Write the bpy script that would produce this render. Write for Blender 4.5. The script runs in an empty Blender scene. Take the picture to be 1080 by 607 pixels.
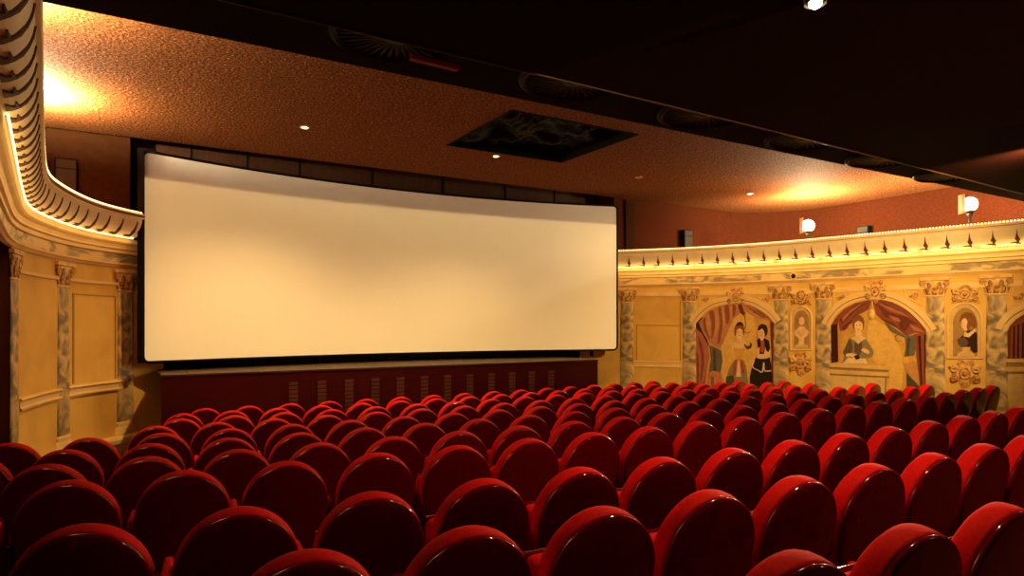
import bpy, bmesh, math, random
from mathutils import Vector, Matrix

random.seed(7)
PI = math.pi
scene = bpy.context.scene
COL = scene.collection

# ------------------------------------------------------------------ camera constants
F, PSI, Y0 = 700.0, math.radians(30.876), 340.4      # focal length (px of a 1080 frame), yaw, horizon
S_, C_ = math.sin(PSI), math.cos(PSI)
FLOOR0, RAMP = -1.55, -0.056                          # the raked floor: z = FLOOR0 + RAMP*y


def floor_z(y):
    return FLOOR0 + RAMP * min(y, 10.8)


# ------------------------------------------------------------------ materials
def lin(c):
    c = c / 255.0
    return c / 12.92 if c <= 0.04045 else ((c + 0.055) / 1.055) ** 2.4


def rgb(r, g, b):
    return (lin(r), lin(g), lin(b), 1.0)


MATS = {}


def mat(name, col, rough=0.6, spec=0.5, coat=0.0, metal=0.0, sheen=0.0):
    m = bpy.data.materials.new(name)
    m.use_nodes = True
    b = m.node_tree.nodes['Principled BSDF']
    b.inputs['Base Color'].default_value = col
    b.inputs['Roughness'].default_value = rough
    b.inputs['Specular IOR Level'].default_value = spec
    b.inputs['Coat Weight'].default_value = coat
    b.inputs['Coat Roughness'].default_value = 0.12
    b.inputs['Metallic'].default_value = metal
    if sheen:
        b.inputs['Sheen Weight'].default_value = sheen
        b.inputs['Sheen Roughness'].default_value = 0.4
        b.inputs['Sheen Tint'].default_value = (1.0, 0.25, 0.15, 1)
    MATS[name] = m
    return m


def noise_mix(m, col2, scale=4.0, detail=5.0, lo=0.4, hi=0.6, stretch=(1, 1, 1), distortion=0.0, bump=0.0, bump_scale=None, rot=(0, 0, 0)):
    """mixes a second colour of the surface itself by a noise in object space, and can add a bump."""
    nt = m.node_tree
    b = nt.nodes['Principled BSDF']
    c1 = tuple(b.inputs['Base Color'].default_value)
    tc = nt.nodes.new('ShaderNodeTexCoord')
    mp = nt.nodes.new('ShaderNodeMapping')
    mp.inputs['Scale'].default_value = stretch
    mp.inputs['Rotation'].default_value = rot
    nz = nt.nodes.new('ShaderNodeTexNoise')
    nz.inputs['Scale'].default_value = scale
    nz.inputs['Detail'].default_value = detail
    nz.inputs['Distortion'].default_value = distortion
    cr = nt.nodes.new('ShaderNodeValToRGB')
    cr.color_ramp.elements[0].position = lo
    cr.color_ramp.elements[1].position = hi
    cr.color_ramp.elements[0].color = c1
    cr.color_ramp.elements[1].color = col2
    nt.links.new(tc.outputs['Object'], mp.inputs['Vector'])
    nt.links.new(mp.outputs['Vector'], nz.inputs['Vector'])
    nt.links.new(nz.outputs['Fac'], cr.inputs['Fac'])
    nt.links.new(cr.outputs['Color'], b.inputs['Base Color'])
    if bump:
        n2 = nt.nodes.new('ShaderNodeTexNoise')
        n2.inputs['Scale'].default_value = bump_scale or scale
        n2.inputs['Detail'].default_value = 3.0
        bp = nt.nodes.new('ShaderNodeBump')
        bp.inputs['Strength'].default_value = bump
        bp.inputs['Distance'].default_value = 0.02
        nt.links.new(tc.outputs['Object'], n2.inputs['Vector'])
        nt.links.new(n2.outputs['Fac'], bp.inputs['Height'])
        nt.links.new(bp.outputs['Normal'], b.inputs['Normal'])
    return m


def glow(name, col, strength, sampled=True):
    m = bpy.data.materials.new(name)
    m.use_nodes = True
    nt = m.node_tree
    nt.nodes.clear()
    e = nt.nodes.new('ShaderNodeEmission')
    e.inputs['Color'].default_value = (*col, 1)
    e.inputs['Strength'].default_value = strength
    o = nt.nodes.new('ShaderNodeOutputMaterial')
    nt.links.new(e.outputs[0], o.inputs['Surface'])
    m.cycles.emission_sampling = 'FRONT' if sampled else 'NONE'
    MATS[name] = m
    return m


WARM = (1.0, 0.60, 0.20)
mat('velvet', (0.62, 0.007, 0.010, 1), 0.75, 0.06)
noise_mix(MATS['velvet'], (0.52, 0.006, 0.008, 1), 60, 3, 0.35, 0.65, bump=0.12, bump_scale=420)
mat('shell_wood', (0.13, 0.002, 0.0035, 1), 0.075, 0.7)
noise_mix(MATS['shell_wood'], (0.115, 0.0018, 0.003, 1), 3, 5, 0.35, 0.65, stretch=(6, 6, 0.7))
mat('seat_metal', (0.012, 0.008, 0.008, 1), 0.5, 0.4)
mat('carpet', (0.10, 0.008, 0.006, 1), 0.95, 0.1)
noise_mix(MATS['carpet'], (0.07, 0.006, 0.005, 1), 90, 3, 0.3, 0.7)
mat('plaster', (0.80, 0.52, 0.13, 1), 0.75, 0.25)
noise_mix(MATS['plaster'], (0.66, 0.39, 0.09, 1), 1.6, 9, 0.34, 0.70, distortion=0.8)
mat('plaster_light', (0.82, 0.60, 0.27, 1), 0.7, 0.25)
noise_mix(MATS['plaster_light'], (0.74, 0.50, 0.20, 1), 3, 6, 0.35, 0.7)
mat('cream', (0.84, 0.70, 0.45, 1), 0.65, 0.3)
noise_mix(MATS['cream'], (0.76, 0.60, 0.35, 1), 5, 5, 0.35, 0.7)
mat('moulding_line', (0.42, 0.24, 0.07, 1), 0.7, 0.2)
mat('fillet_brown', (0.20, 0.065, 0.020, 1), 0.6, 0.2)
mat('ornament_dark', (0.085, 0.032, 0.012, 1), 0.7, 0.2)
mat('gilt', (0.66, 0.36, 0.10, 1), 0.55, 0.4)
noise_mix(MATS['gilt'], (0.30, 0.115, 0.03, 1), 26, 4, 0.42, 0.62)
mat('gilt_light', (0.80, 0.56, 0.24, 1), 0.6, 0.35)
noise_mix(MATS['gilt_light'], (0.60, 0.34, 0.11, 1), 18, 4, 0.4, 0.68)
mat('marble', (0.70, 0.50, 0.22, 1), 0.45, 0.4)
noise_mix(MATS['marble'], (0.19, 0.15, 0.10, 1), 3.0, 8, 0.36, 0.62, stretch=(1.0, 1.0, 1.0), distortion=2.2, rot=(0.5, 0.6, 0.3))
mat('frieze_marble', (0.76, 0.54, 0.22, 1), 0.6, 0.3)
noise_mix(MATS['frieze_marble'], (0.30, 0.22, 0.135, 1), 1.7, 7, 0.46, 0.58, stretch=(1, 1, 3.0), distortion=1.4)
mat('ceiling_paint', (0.045, 0.0145, 0.004, 1), 0.8, 0.03)
noise_mix(MATS['ceiling_paint'], (0.23, 0.082, 0.026, 1), 34, 2, 0.30, 0.62, bump=1.0, bump_scale=30)
for n_ in MATS['ceiling_paint'].node_tree.nodes:
    if n_.type == 'VALTORGB':            # pale specks put the glints of the rough paint into the colour
        e_ = n_.color_ramp.elements.new(0.70); e_.color = (0.29, 0.115, 0.042, 1)
        e_ = n_.color_ramp.elements.new(0.76); e_.color = (0.90, 0.62, 0.40, 1)
mat('soffit_paint', (0.011, 0.0010, 0.0008, 1), 0.85, 0.03)
noise_mix(MATS['soffit_paint'], (0.008, 0.0007, 0.0006, 1), 20, 4, 0.35, 0.65)
mat('brown_wall', (0.056, 0.0130, 0.0045, 1), 0.9, 0.02)
noise_mix(MATS['brown_wall'], (0.040, 0.0088, 0.003, 1), 30, 5, 0.35, 0.65)
mat('dark_brown', (0.055, 0.020, 0.008, 1), 0.7, 0.15)
noise_mix(MATS['dark_brown'], (0.04, 0.014, 0.006, 1), 4, 6, 0.35, 0.65, stretch=(5, 5, 0.6))
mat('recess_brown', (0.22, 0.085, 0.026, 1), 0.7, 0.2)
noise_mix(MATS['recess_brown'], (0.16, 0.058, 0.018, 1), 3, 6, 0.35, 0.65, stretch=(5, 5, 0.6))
mat('black', (0.005, 0.004, 0.004, 1), 0.8, 0.05)
mat('black_gloss', (0.008, 0.008, 0.007, 1), 0.28, 0.5)
mat('speaker_cloth', (0.035, 0.028, 0.022, 1), 0.9, 0.2)
mat('screen_white', (0.80, 0.78, 0.74, 1), 0.85, 0.1)
noise_mix(MATS['screen_white'], (0.78, 0.76, 0.715, 1), 0.8, 3, 0.3, 0.7)
mat('stage_red', (0.050, 0.0016, 0.0035, 1), 0.5, 0.2)
noise_mix(MATS['stage_red'], (0.038, 0.0012, 0.003, 1), 3, 5, 0.35, 0.65, stretch=(1, 1, 4))
mat('stage_floor', (0.055, 0.026, 0.010, 1), 0.5, 0.3)
mat('slat_grey', (0.14, 0.10, 0.085, 1), 0.35, 0.5, metal=0.3)
mat('vent_metal', (0.012, 0.0032, 0.0018, 1), 0.6, 0.1)
mat('rust_red', (0.40, 0.055, 0.02, 1), 0.6, 0.3)
mat('lamp_body', (0.05, 0.04, 0.03, 1), 0.4, 0.5, metal=0.6)
mat('cable', (0.75, 0.6, 0.35, 1), 0.4, 0.4)
mat('hatch_sheet', (0.003, 0.0025, 0.0015, 1), 0.6, 0.06)
noise_mix(MATS['hatch_sheet'], (0.006, 0.0045, 0.0022, 1), 3, 4, 0.5, 0.75)
glow('bulb_glow', (1.0, 0.66, 0.24), 4.5, False)
glow('cove_glow', (1.0, 0.78, 0.44), 2000.0)
glow('uplight_glow', (1.0, 0.79, 0.46), 10000.0)
glow('downlight_glow', (1.0, 0.78, 0.46), 16.0, False)
glow('spot_glow', (1.0, 0.86, 0.45), 30.0, False)
# mural paints
PAINT = {
    'ground': (0.66, 0.38, 0.085), 'ground_pale': (0.76, 0.48, 0.13), 'maroon': (0.16, 0.040, 0.026), 'maroon_dark': (0.055, 0.014, 0.010),
    'drape': (0.27, 0.075, 0.045), 'drape_light': (0.46, 0.165, 0.10), 'pink': (0.55, 0.23, 0.13), 'pink_dark': (0.30, 0.10, 0.06),
    'teal': (0.15, 0.135, 0.10), 'teal_dark': (0.08, 0.07, 0.055), 'skin': (0.86, 0.58, 0.33), 'skin_dark': (0.60, 0.30, 0.11),
    'hair': (0.26, 0.10, 0.03), 'hair_fair': (0.58, 0.33, 0.10), 'hair_dark': (0.045, 0.018, 0.010), 'dress': (0.30, 0.225, 0.13),
    'dress_dark': (0.13, 0.085, 0.05), 'cream': (0.82, 0.62, 0.34), 'red': (0.42, 0.085, 0.04), 'black': (0.022, 0.014, 0.012),
    'stone': (0.72, 0.50, 0.20), 'stone_dark': (0.38, 0.215, 0.07), 'gold': (0.70, 0.40, 0.08), 'niche': (0.42, 0.25, 0.085),
}
for k, v in PAINT.items():
    c = (*v, 1)
    mat('paint_' + k, c, 0.8, 0.15)
    noise_mix(MATS['paint_' + k], tuple(x * 0.78 for x in v) + (1,), 9, 6, 0.35, 0.7, distortion=0.6)


# ------------------------------------------------------------------ object helpers
def mesh_obj(name, bm, material, parent=None, smooth=False):
    me = bpy.data.meshes.new(name)
    bmesh.ops.recalc_face_normals(bm, faces=bm.faces[:])
    bm.to_mesh(me)
    bm.free()
    if smooth:
        for p in me.polygons:
            p.use_smooth = True
    me.materials.append(MATS[material])
    o = bpy.data.objects.new(name, me)
    COL.objects.link(o)
    if parent is not None:
        o.parent = parent
    return o


def tag(o, label=None, cat=None, group=None, kind=None):
    if label: o['label'] = label
    if cat: o['category'] = cat
    if group: o['group'] = group
    if kind: o['kind'] = kind
    return o


def thing(name, label, cat, loc=(0, 0, 0), rz=0.0, group=None):
    o = bpy.data.objects.new(name, None)
    o.empty_display_size = 0.1
    COL.objects.link(o)
    o.location = loc
    o.rotation_euler = (0, 0, rz)
    return tag(o, label, cat, group)


def struct(name, bm, material, smooth=False, parent=None):
    o = mesh_obj(name, bm, material, parent, smooth)
    if parent is None:
        o['kind'] = 'structure'
    return o


def add_box(bm, x0, x1, y0, y1, z0, z1, bev=0.0):
    vs = [bm.verts.new((x, y, z)) for x in (x0, x1) for y in (y0, y1) for z in (z0, z1)]
    idx = [(0, 1, 3, 2), (4, 6, 7, 5), (0, 4, 5, 1), (2, 3, 7, 6), (0, 2, 6, 4), (1, 5, 7, 3)]
    fs = [bm.faces.new([vs[i] for i in f]) for f in idx]
    if bev:
        es = list({e for f in fs for e in f.edges})
        bmesh.ops.bevel(bm, geom=es, offset=bev, segments=3, affect='EDGES', profile=0.5)
    return vs


def box(x0, x1, y0, y1, z0, z1, bev=0.0):
    bm = bmesh.new()
    add_box(bm, x0, x1, y0, y1, z0, z1, bev)
    return bm


def add_lathe(bm, prof, n=20, a0=0.0, a1=2 * PI, org=(0, 0, 0), cap=True):
    """prof: list of (r, z)."""
    full = abs(a1 - a0 - 2 * PI) < 1e-6
    cnt = n if full else n + 1
    rings = []
    for r, z in prof:
        rings.append([bm.verts.new((org[0] + r * math.cos(a0 + (a1 - a0) * i / n), org[1] + r * math.sin(a0 + (a1 - a0) * i / n), org[2] + z)) for i in range(cnt)])
    for a, b in zip(rings, rings[1:]):
        for i in range(n):
            j = (i + 1) % cnt
            bm.faces.new((a[i], a[j], b[j], b[i]))
    if cap:
        for rg in (rings[0], rings[-1]):
            try: bm.faces.new(rg)
            except ValueError: pass
    return rings


def add_tube(bm, pts, r, n=8, closed=False):
    pts = [Vector(p) for p in pts]
    N = len(pts)
    rings = []
    up = Vector((0.13, 0.2, 0.97)).normalized()
    for i, p in enumerate(pts):
        a = pts[(i - 1) % N] if (closed or i > 0) else pts[i]
        b = pts[(i + 1) % N] if (closed or i < N - 1) else pts[i]
        t = (b - a).normalized()
        u = t.cross(up)
        if u.length < 1e-3: u = t.cross(Vector((1, 0, 0)))
        u.normalize()
        v = t.cross(u)
        rr = r[i] if isinstance(r, (list, tuple)) else r
        rings.append([bm.verts.new(p + (u * math.cos(2 * PI * k / n) + v * math.sin(2 * PI * k / n)) * rr) for k in range(n)])
    prs = list(zip(rings, rings[1:])) + ([(rings[-1], rings[0])] if closed else [])
    for a, b in prs:
        for k in range(n):
            bm.faces.new((a[k], a[(k + 1) % n], b[(k + 1) % n], b[k]))
    if not closed:
        bm.faces.new(rings[0]); bm.faces.new(rings[-1])


def ball(bm, c, r, seg=10, rings=6, sc=(1, 1, 1)):
    bmesh.ops.create_uvsphere(bm, u_segments=seg, v_segments=rings, radius=r, matrix=Matrix.Translation(c) @ Matrix.Diagonal((*sc, 1)))


def catmull(pts, per=8, closed=False):
    out = []
    n = len(pts)
    rng = range(n) if closed else range(n - 1)
    for i in rng:
        g = lambda k: Vector(pts[k % n]) if closed else Vector(pts[max(0, min(n - 1, k))])
        p0, p1, p2, p3 = g(i - 1), g(i), g(i + 1), g(i + 2)
        for j in range(per):
            t = j / per
            out.append(0.5 * ((2 * p1) + (p2 - p0) * t + (2 * p0 - 5 * p1 + 4 * p2 - p3) * t * t + (3 * p1 - p0 - 3 * p2 + p3) * t ** 3))
    if not closed: out.append(Vector(pts[-1]))
    return out


# ------------------------------------------------------------------ curved walls
class Wall:
    """a wall over a smooth plan curve; s runs along it, d is the distance into the room, z is height."""
    def __init__(self, pts, side):
        self.p = catmull(pts, 24)
        self.s = [0.0]
        for a, b in zip(self.p, self.p[1:]): self.s.append(self.s[-1] + (b - a).length)
        self.L = self.s[-1]
        self.side = side

    def at(self, s, d=0.0, z=0.0):
        s = max(0.0, min(self.L - 1e-6, s))
        lo, hi = 0, len(self.s) - 1
        while hi - lo > 1:
            m = (lo + hi) // 2
            if self.s[m] <= s: lo = m
            else: hi = m
        t = (s - self.s[lo]) / (self.s[hi] - self.s[lo])
        p = self.p[lo].lerp(self.p[hi], t)
        n = self.normal(s, lo, t)
        return Vector((p.x + n.x * d, p.y + n.y * d, z))

    def tangent(self, i):
        a, b = self.p[max(0, i - 1)], self.p[min(len(self.p) - 1, i + 1)]
        return (b - a).normalized()

    def normal(self, s, lo, t):
        tg = self.tangent(lo).lerp(self.tangent(min(lo + 1, len(self.p) - 1)), t).normalized()
        return Vector((-tg.y, tg.x)) * self.side

    def frame(self, s):
        a, b = self.at(s, 0, 0), self.at(s, 0.1, 0)
        n = (b - a).normalized()
        return a, n, math.atan2(n.y, n.x)

    def find(self, x, y, d=0.0):
        """(s, z) of the point of the wall (at depth d) that the photograph shows at x, y."""
        u = (x - 540) / F
        want = math.atan2(S_ + C_ * u, C_ - S_ * u)
        best = None
        N = 400
        prev = None
        for i in range(N + 1):
            s = self.L * i / N
            q = self.at(s, d)
            e = math.atan2(q.x, q.y) - want
            if prev is not None and prev[1] * e <= 0 and q.length > 1:
                t = prev[1] / (prev[1] - e) if prev[1] != e else 0
                best = prev[0] + (s - prev[0]) * t
                if self.side_last: continue
                break
            prev = (s, e)
        if best is None: raise RuntimeError('no wall at %s' % x)
        q = self.at(best, d)
        D = q.x * S_ + q.y * C_
        return best, (Y0 - y) / F * D
    side_last = False


RIGHT = Wall([(9.25, 12.45), (9.62, 12.05), (10.02, 11.6), (10.62, 10.85), (11.12, 10.05), (11.58, 9.05), (11.88, 7.95), (12.07, 7.05), (12.27, 6.1), (12.5, 4.9), (12.62, 3.6), (12.68, 2.0), (12.7, 0.0), (12.7, -3.9)], -1)
LEFT = Wall([(-0.10, -3.9), (-0.25, 0.0), (-0.39, 2.0), (-0.54, 4.0), (-0.685, 6.0), (-0.79, 7.5), (-0.845, 8.6), (-0.79, 9.3), (-0.57, 10.2), (-0.25, 10.9), (0.25, 11.51), (0.75, 11.95)], -1)
RIGHT.name, LEFT.name = 'right', 'left'
LEFT.side_last = True


def sweep(bm, W, s0, s1, prof, step=0.12, close=False):
    n = max(1, int(math.ceil((s1 - s0) / step)))
    rings = []
    for i in range(n + 1):
        s = s0 + (s1 - s0) * i / n
        rings.append([bm.verts.new(W.at(s, d, z)) for d, z in prof])
    k = len(prof)
    for a, b in zip(rings, rings[1:]):
        for j in range(k if close else k - 1):
            bm.faces.new((a[j], a[(j + 1) % k], b[(j + 1) % k], b[j]))
    if close:
        bm.faces.new(rings[0]); bm.faces.new(rings[-1])
    return bm


def relief(W, pts, d0, d1, smooth=False, is_px=True, cut=0.09, round_=0.0, org=None):
    """a slab over the wall whose outline is pts, from depth d0 to d1."""
    if is_px: pts = [W.find(x, y, -0.1) for x, y in pts]
    if smooth: pts = [(p[0], p[1]) for p in catmull([(a, b) for a, b in pts], 5, True)]
    clean = []
    for q in pts:
        if not clean or (abs(q[0] - clean[-1][0]) + abs(q[1] - clean[-1][1])) > 1e-4: clean.append(q)
    if (abs(clean[0][0] - clean[-1][0]) + abs(clean[0][1] - clean[-1][1])) < 1e-4: clean.pop()
    bm = bmesh.new()
    f = bm.faces.new([bm.verts.new((a, b, 0)) for a, b in clean])
    bmesh.ops.triangulate(bm, faces=[f], ngon_method='EAR_CLIP')
    lo, hi = min(p[0] for p in clean), max(p[0] for p in clean)
    s = math.floor(lo / cut) * cut + cut
    while s < hi:
        bmesh.ops.bisect_plane(bm, geom=bm.verts[:] + bm.edges[:] + bm.faces[:], plane_co=(s, 0, 0), plane_no=(1, 0, 0), dist=1e-5)
        s += cut
    edges = [e for e in bm.edges if len(e.link_faces) == 1]
    back = {}
    bv = {v for e in edges for v in e.verts}
    for v in bv: back[v] = bm.verts.new((v.co.x, v.co.y, 1))
    for e in edges:
        a, b = e.verts
        try: bm.faces.new((a, b, back[b], back[a]))
        except ValueError: pass
    for v in bm.verts:
        v.co = W.at(v.co.x, d0 if v.co.z > 0.5 else d1, v.co.y)
    return bm


def px_tube(W, pts, r, d, n=6, smooth=True):
    q = [W.find(x, y, -0.1) for x, y in pts]
    if smooth: q = [(v[0], v[1]) for v in catmull(q, 5)]
    bm = bmesh.new()
    add_tube(bm, [W.at(s, d, z) for s, z in q], r, n)
    return bm


DW = -0.12          # depth of the painted wall face behind the bulb line

# ------------------------------------------------------------------ shell
bm = bmesh.new()
ys = [-4.2 + i * 0.5 for i in range(31)] + [10.8, 13.2]
rows = [(bm.verts.new((-3.4, y, floor_z(y))), bm.verts.new((15.1, y, floor_z(y)))) for y in ys]
for a, b in zip(rows, rows[1:]): bm.faces.new((a[0], a[1], b[1], b[0]))
struct('floor', bm, 'carpet')

HC, HS = 2.85, 1.90
HX0, HX1, HY0, HY1 = 4.55, 6.80, 7.62, 9.66
bm = bmesh.new()
CX0, CX1, CY0, CY1 = -3.4, 15.1, 4.2, 11.76
for x0, x1, y0, y1 in ((CX0, HX0, CY0, CY1), (HX1, CX1, CY0, CY1), (HX0, HX1, CY0, HY0), (HX0, HX1, HY1, CY1)):
    add_box(bm, x0, x1, y0, y1, HC, HC + 0.05)
bmesh.ops.remove_doubles(bm, verts=bm.verts[:], dist=1e-4)
struct('ceiling', bm, 'ceiling_paint')

# balcony underside: the vent band and the lower part behind it
struct('ceiling_balcony_band', box(-3.4, 15.1, 3.6, 4.80, HS, HS + 0.45), 'soffit_paint')
bm = bmesh.new()
fr = [(-3.4, 3.92), (0.0, 3.98), (4.75, 4.06), (8.94, 4.20), (10.9, 4.27), (15.1, 4.36)]
top, bot = [], []
for x, y in fr + [(15.1, -4.2), (-3.4, -4.2)]:
    top.append(bm.verts.new((x, y, HS - 0.002))); bot.append(bm.verts.new((x, y, HS - 0.10)))
bm.faces.new(top); bm.faces.new(bot)
for i in range(len(top)):
    j = (i + 1) % len(top)
    bm.faces.new((top[i], top[j], bot[j], bot[i]))
struct('ceiling_balcony', bm, 'soffit_paint')
bm = bmesh.new()
add_tube(bm, catmull([(x, y + 0.012, HS - 0.098) for x, y in fr], 8), 0.011, 6)
mat('edge_bead', (0.035, 0.012, 0.006, 1), 0.4, 0.3)
struct('trim_1', bm, 'edge_bead', True)

# upper brown walls behind the cornice
def plan_wall(pts, z0, z1, name, material):
    bm = bmesh.new()
    r = [(bm.verts.new((x, y, z0)), bm.verts.new((x, y, z1))) for x, y in pts]
    for a, b in zip(r, r[1:]): bm.faces.new((a[0], b[0], b[1], a[1]))
    return struct(name, bm, material)

arc = [(13.1 + 1.95 * math.sin(t), 9.95 + 1.95 * math.cos(t)) for t in [PI / 2 * i / 12 for i in range(13)]]
plan_wall([(9.85, 12.7), (9.85, 11.9)] + arc + [(15.05, -4.1)], 1.20, 3.3, 'wall_upper_right', 'brown_wall')
mat('umber_wall', (0.036, 0.0125, 0.004, 1), 0.9, 0.02)
noise_mix(MATS['umber_wall'], (0.028, 0.0095, 0.003, 1), 12, 5, 0.35, 0.65)
plan_wall([(-3.35, -4.1), (-3.35, 10.2), (-2.9, 11.3), (-1.9, 11.9), (0.20, 11.9), (0.20, 12.7)], 1.20, 3.3, 'wall_upper_left', 'umber_wall')
plan_wall([(-1.0, 12.72), (11.0, 12.72)], -2.4, 3.3, 'wall_front', 'black')
plan_wall([(-3.4, -4.1), (15.1, -4.1)], -1.5, 3.3, 'wall_back', 'dark_brown')
struct('ceiling_over_screen', box(-3.4, 15.1, 11.7, 12.8, 3.28, 3.34), 'black')
struct('trim_2', box(0.25, 9.80, 12.52, 12.60, 2.40, 3.27), 'dark_brown')
for i, x in enumerate([1.1, 2.0, 2.9, 4.3, 5.8, 7.3, 8.6]):
    struct('trim_seam', box(x, x + 0.03, 12.50, 12.52, 2.45, 3.2), 'black', parent=bpy.data.objects['trim_2'])
# horizontal shelf behind each cornice, it carries the lamps
def shelf(W, out, name):
    bm = bmesh.new()
    N = 60
    r = []
    for i in range(N + 1):
        s = W.L * i / N
        p = W.at(s, -0.05)
        q = Vector((out, p.y, 0))
        r.append((bm.verts.new((p.x, p.y, 1.24)), bm.verts.new((q.x, q.y, 1.24))))
    for a, b in zip(r, r[1:]): bm.faces.new((a[0], b[0], b[1], a[1]))
    struct(name, bm, 'brown_wall')
shelf(RIGHT, 15.05, 'trim_3'); shelf(LEFT, -3.35, 'trim_4')

# dark pilaster strip on the upper right wall, next to the screen
struct('trim_5', box(10.16, 10.42, 11.84, 11.90, 1.24, 2.84), 'umber_wall')

# lower decorated walls
ZB = -2.35
S_STEP = LEFT.find(12.5, 400, DW)[0]
bm = bmesh.new(); sweep(bm, RIGHT, 0, RIGHT.L, [(DW, ZB), (DW, 0.84)]); wall_r = struct('wall_right', bm, 'plaster')
bm = bmesh.new(); sweep(bm, LEFT, S_STEP, LEFT.L, [(DW, ZB), (DW, 0.84)]); wall_l = struct('wall_left', bm, 'plaster')
p = LEFT.at(S_STEP, DW)
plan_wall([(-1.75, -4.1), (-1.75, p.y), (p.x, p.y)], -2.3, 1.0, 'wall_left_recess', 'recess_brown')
# plinths
for W, s0, nm in ((RIGHT, 0.0, 'baseboard_right'), (LEFT, S_STEP + 0.02, 'baseboard_left')):
    bm = bmesh.new()
    sweep(bm, W, s0, W.L, [(DW, -1.67), (0.02, -1.67), (0.04, -1.70), (0.04, -1.76), (0.01, -1.79), (0.01, -2.5), (DW, -2.5)], close=True)
    struct(nm, bm, 'plaster_light')

# ------------------------------------------------------------------ cornice
COVE = [(0.05 + 0.15 * math.sin(PI / 2 * i / 9), 1.275 + 0.265 * (1 - math.cos(PI / 2 * i / 9))) for i in range(10)]
for W, s0, s1, nm in ((RIGHT, 0.42, RIGHT.L, 'trim_6'), (LEFT, 0.0, LEFT.L - 0.72, 'trim_7')):
    bm = bmesh.new()
    prof = [(-0.14, 1.245), (0.03, 1.245), (0.03, 1.272)] + COVE + [(0.225, 1.545), (0.232, 1.56), (0.232, 1.60), (0.215, 1.612), (0.0, 1.62), (-0.14, 1.62)]
    sweep(bm, W, s0, s1, prof, close=True)
    cor = struct(nm, bm, 'cream')
    # architrave under the bulbs
    if W is LEFT: s1 = LEFT.L - 0.52
    bm = bmesh.new()
    sweep(bm, W, s0, s1, [(DW - 0.02, 1.24), (0.035, 1.24), (0.035, 1.185), (0.015, 1.17), (-0.02, 1.15), (-0.035, 1.12), (-0.035, 1.09), (-0.06, 1.075), (-0.06, 1.03), (-0.09, 1.02), (DW - 0.02, 1.02)], close=True)
    mesh_obj('architrave', bm, 'plaster_light', cor)
    bm = bmesh.new()
    sweep(bm, W, s0, s1, [(DW - 0.02, 1.02), (-0.085, 1.02), (-0.085, 0.89), (DW - 0.02, 0.89)], close=True)
    mesh_obj('frieze', bm, 'frieze_marble', cor)
    bm = bmesh.new()
    sweep(bm, W, s0, s1, [(DW - 0.02, 0.89), (-0.065, 0.89), (-0.065, 0.865), (-0.085, 0.85), (-0.10, 0.825), (DW - 0.02, 0.815)], close=True)
    mesh_obj('bead_moulding', bm, 'plaster_light', cor)
    if W is LEFT: s1 = LEFT.L - 0.72
    # leaf drops painted dark in the cove
    step = 0.325 if W is RIGHT else 0.29
    s = s0 + 0.12
    hit = lambda t, o=0.0: (0.05 + (0.15 + o) * math.sin(PI / 2 * t), 1.275 + 0.265 - (0.265 + o) * math.cos(PI / 2 * t))
    first = True
    cov = []
    smax = min(s1, RIGHT.find(1078, 300, 0)[0] + 0.9) if W is RIGHT else s1
    smin = s0 if W is RIGHT else 5.2
    while s < smax - 0.1:
        if s > smin:
            bm = bmesh.new()
            # stem rising through the cove
            ts = [0.0, 0.15, 0.3, 0.45, 0.6, 0.75, 0.9]
            wd = [0.055, 0.022, 0.018, 0.050, 0.024, 0.010, 0.003] if W is RIGHT else [0.115, 0.065, 0.036, 0.048, 0.030, 0.019, 0.010]
            lean = 0.0 if W is RIGHT else 0.07
            rings = []
            for t, w in zip(ts, wd):
                sc = s + lean * t
                (d0, z0), (d1, z1) = hit(t, -0.008), hit(t, 0.010)
                rings.append([bm.verts.new(W.at(sc - w, d0, z0)), bm.verts.new(W.at(sc - w * 0.5, d1, z1)), bm.verts.new(W.at(sc + w * 0.5, d1, z1)), bm.verts.new(W.at(sc + w, d0, z0))])
            for a, b in zip(rings, rings[1:]):
                for j in range(3): bm.faces.new((a[j], a[j + 1], b[j + 1], b[j]))
            bm.faces.new(rings[0]); bm.faces.new(rings[-1])
            mesh_obj('leaf_drop', bm, 'ornament_dark', cor)
            # foot scroll lying on the bulb ledge
            bm = bmesh.new()
            d, z = hit(0.22)
            add_tube(bm, [W.at(s + dx, d + 0.004, z + dz - 0.004) for dx, dz in ((-0.11, 0.0), (-0.06, 0.002), (-0.02, 0.006), (0.0, 0.014))], [0.005, 0.010, 0.013, 0.009], 6)
            mesh_obj('leaf_foot', bm, 'ornament_dark', cor)
        s += step
    # painted line round the top fillet
    bm = bmesh.new()
    sweep(bm, W, s0, s1, [(0.222, 1.548), (0.2335, 1.562), (0.2335, 1.562 + (0.008 if W is RIGHT else 0.034)), (0.222, 1.60)], close=True)
    mesh_obj('fillet_line', bm, 'moulding_line' if W is RIGHT else 'fillet_brown', cor)

# ------------------------------------------------------------------ bulb strings
bulb_me = None
def bulb_mesh():
    global bulb_me
    if bulb_me is None:
        bm = bmesh.new()
        bmesh.ops.create_icosphere(bm, subdivisions=1, radius=0.0135)
        bulb_me = bpy.data.meshes.new('bulb')
        bm.to_mesh(bulb_me); bm.free()
        for pp in bulb_me.polygons: pp.use_smooth = True
        bulb_me.materials.append(MATS['bulb_glow'])
    return bulb_me

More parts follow.
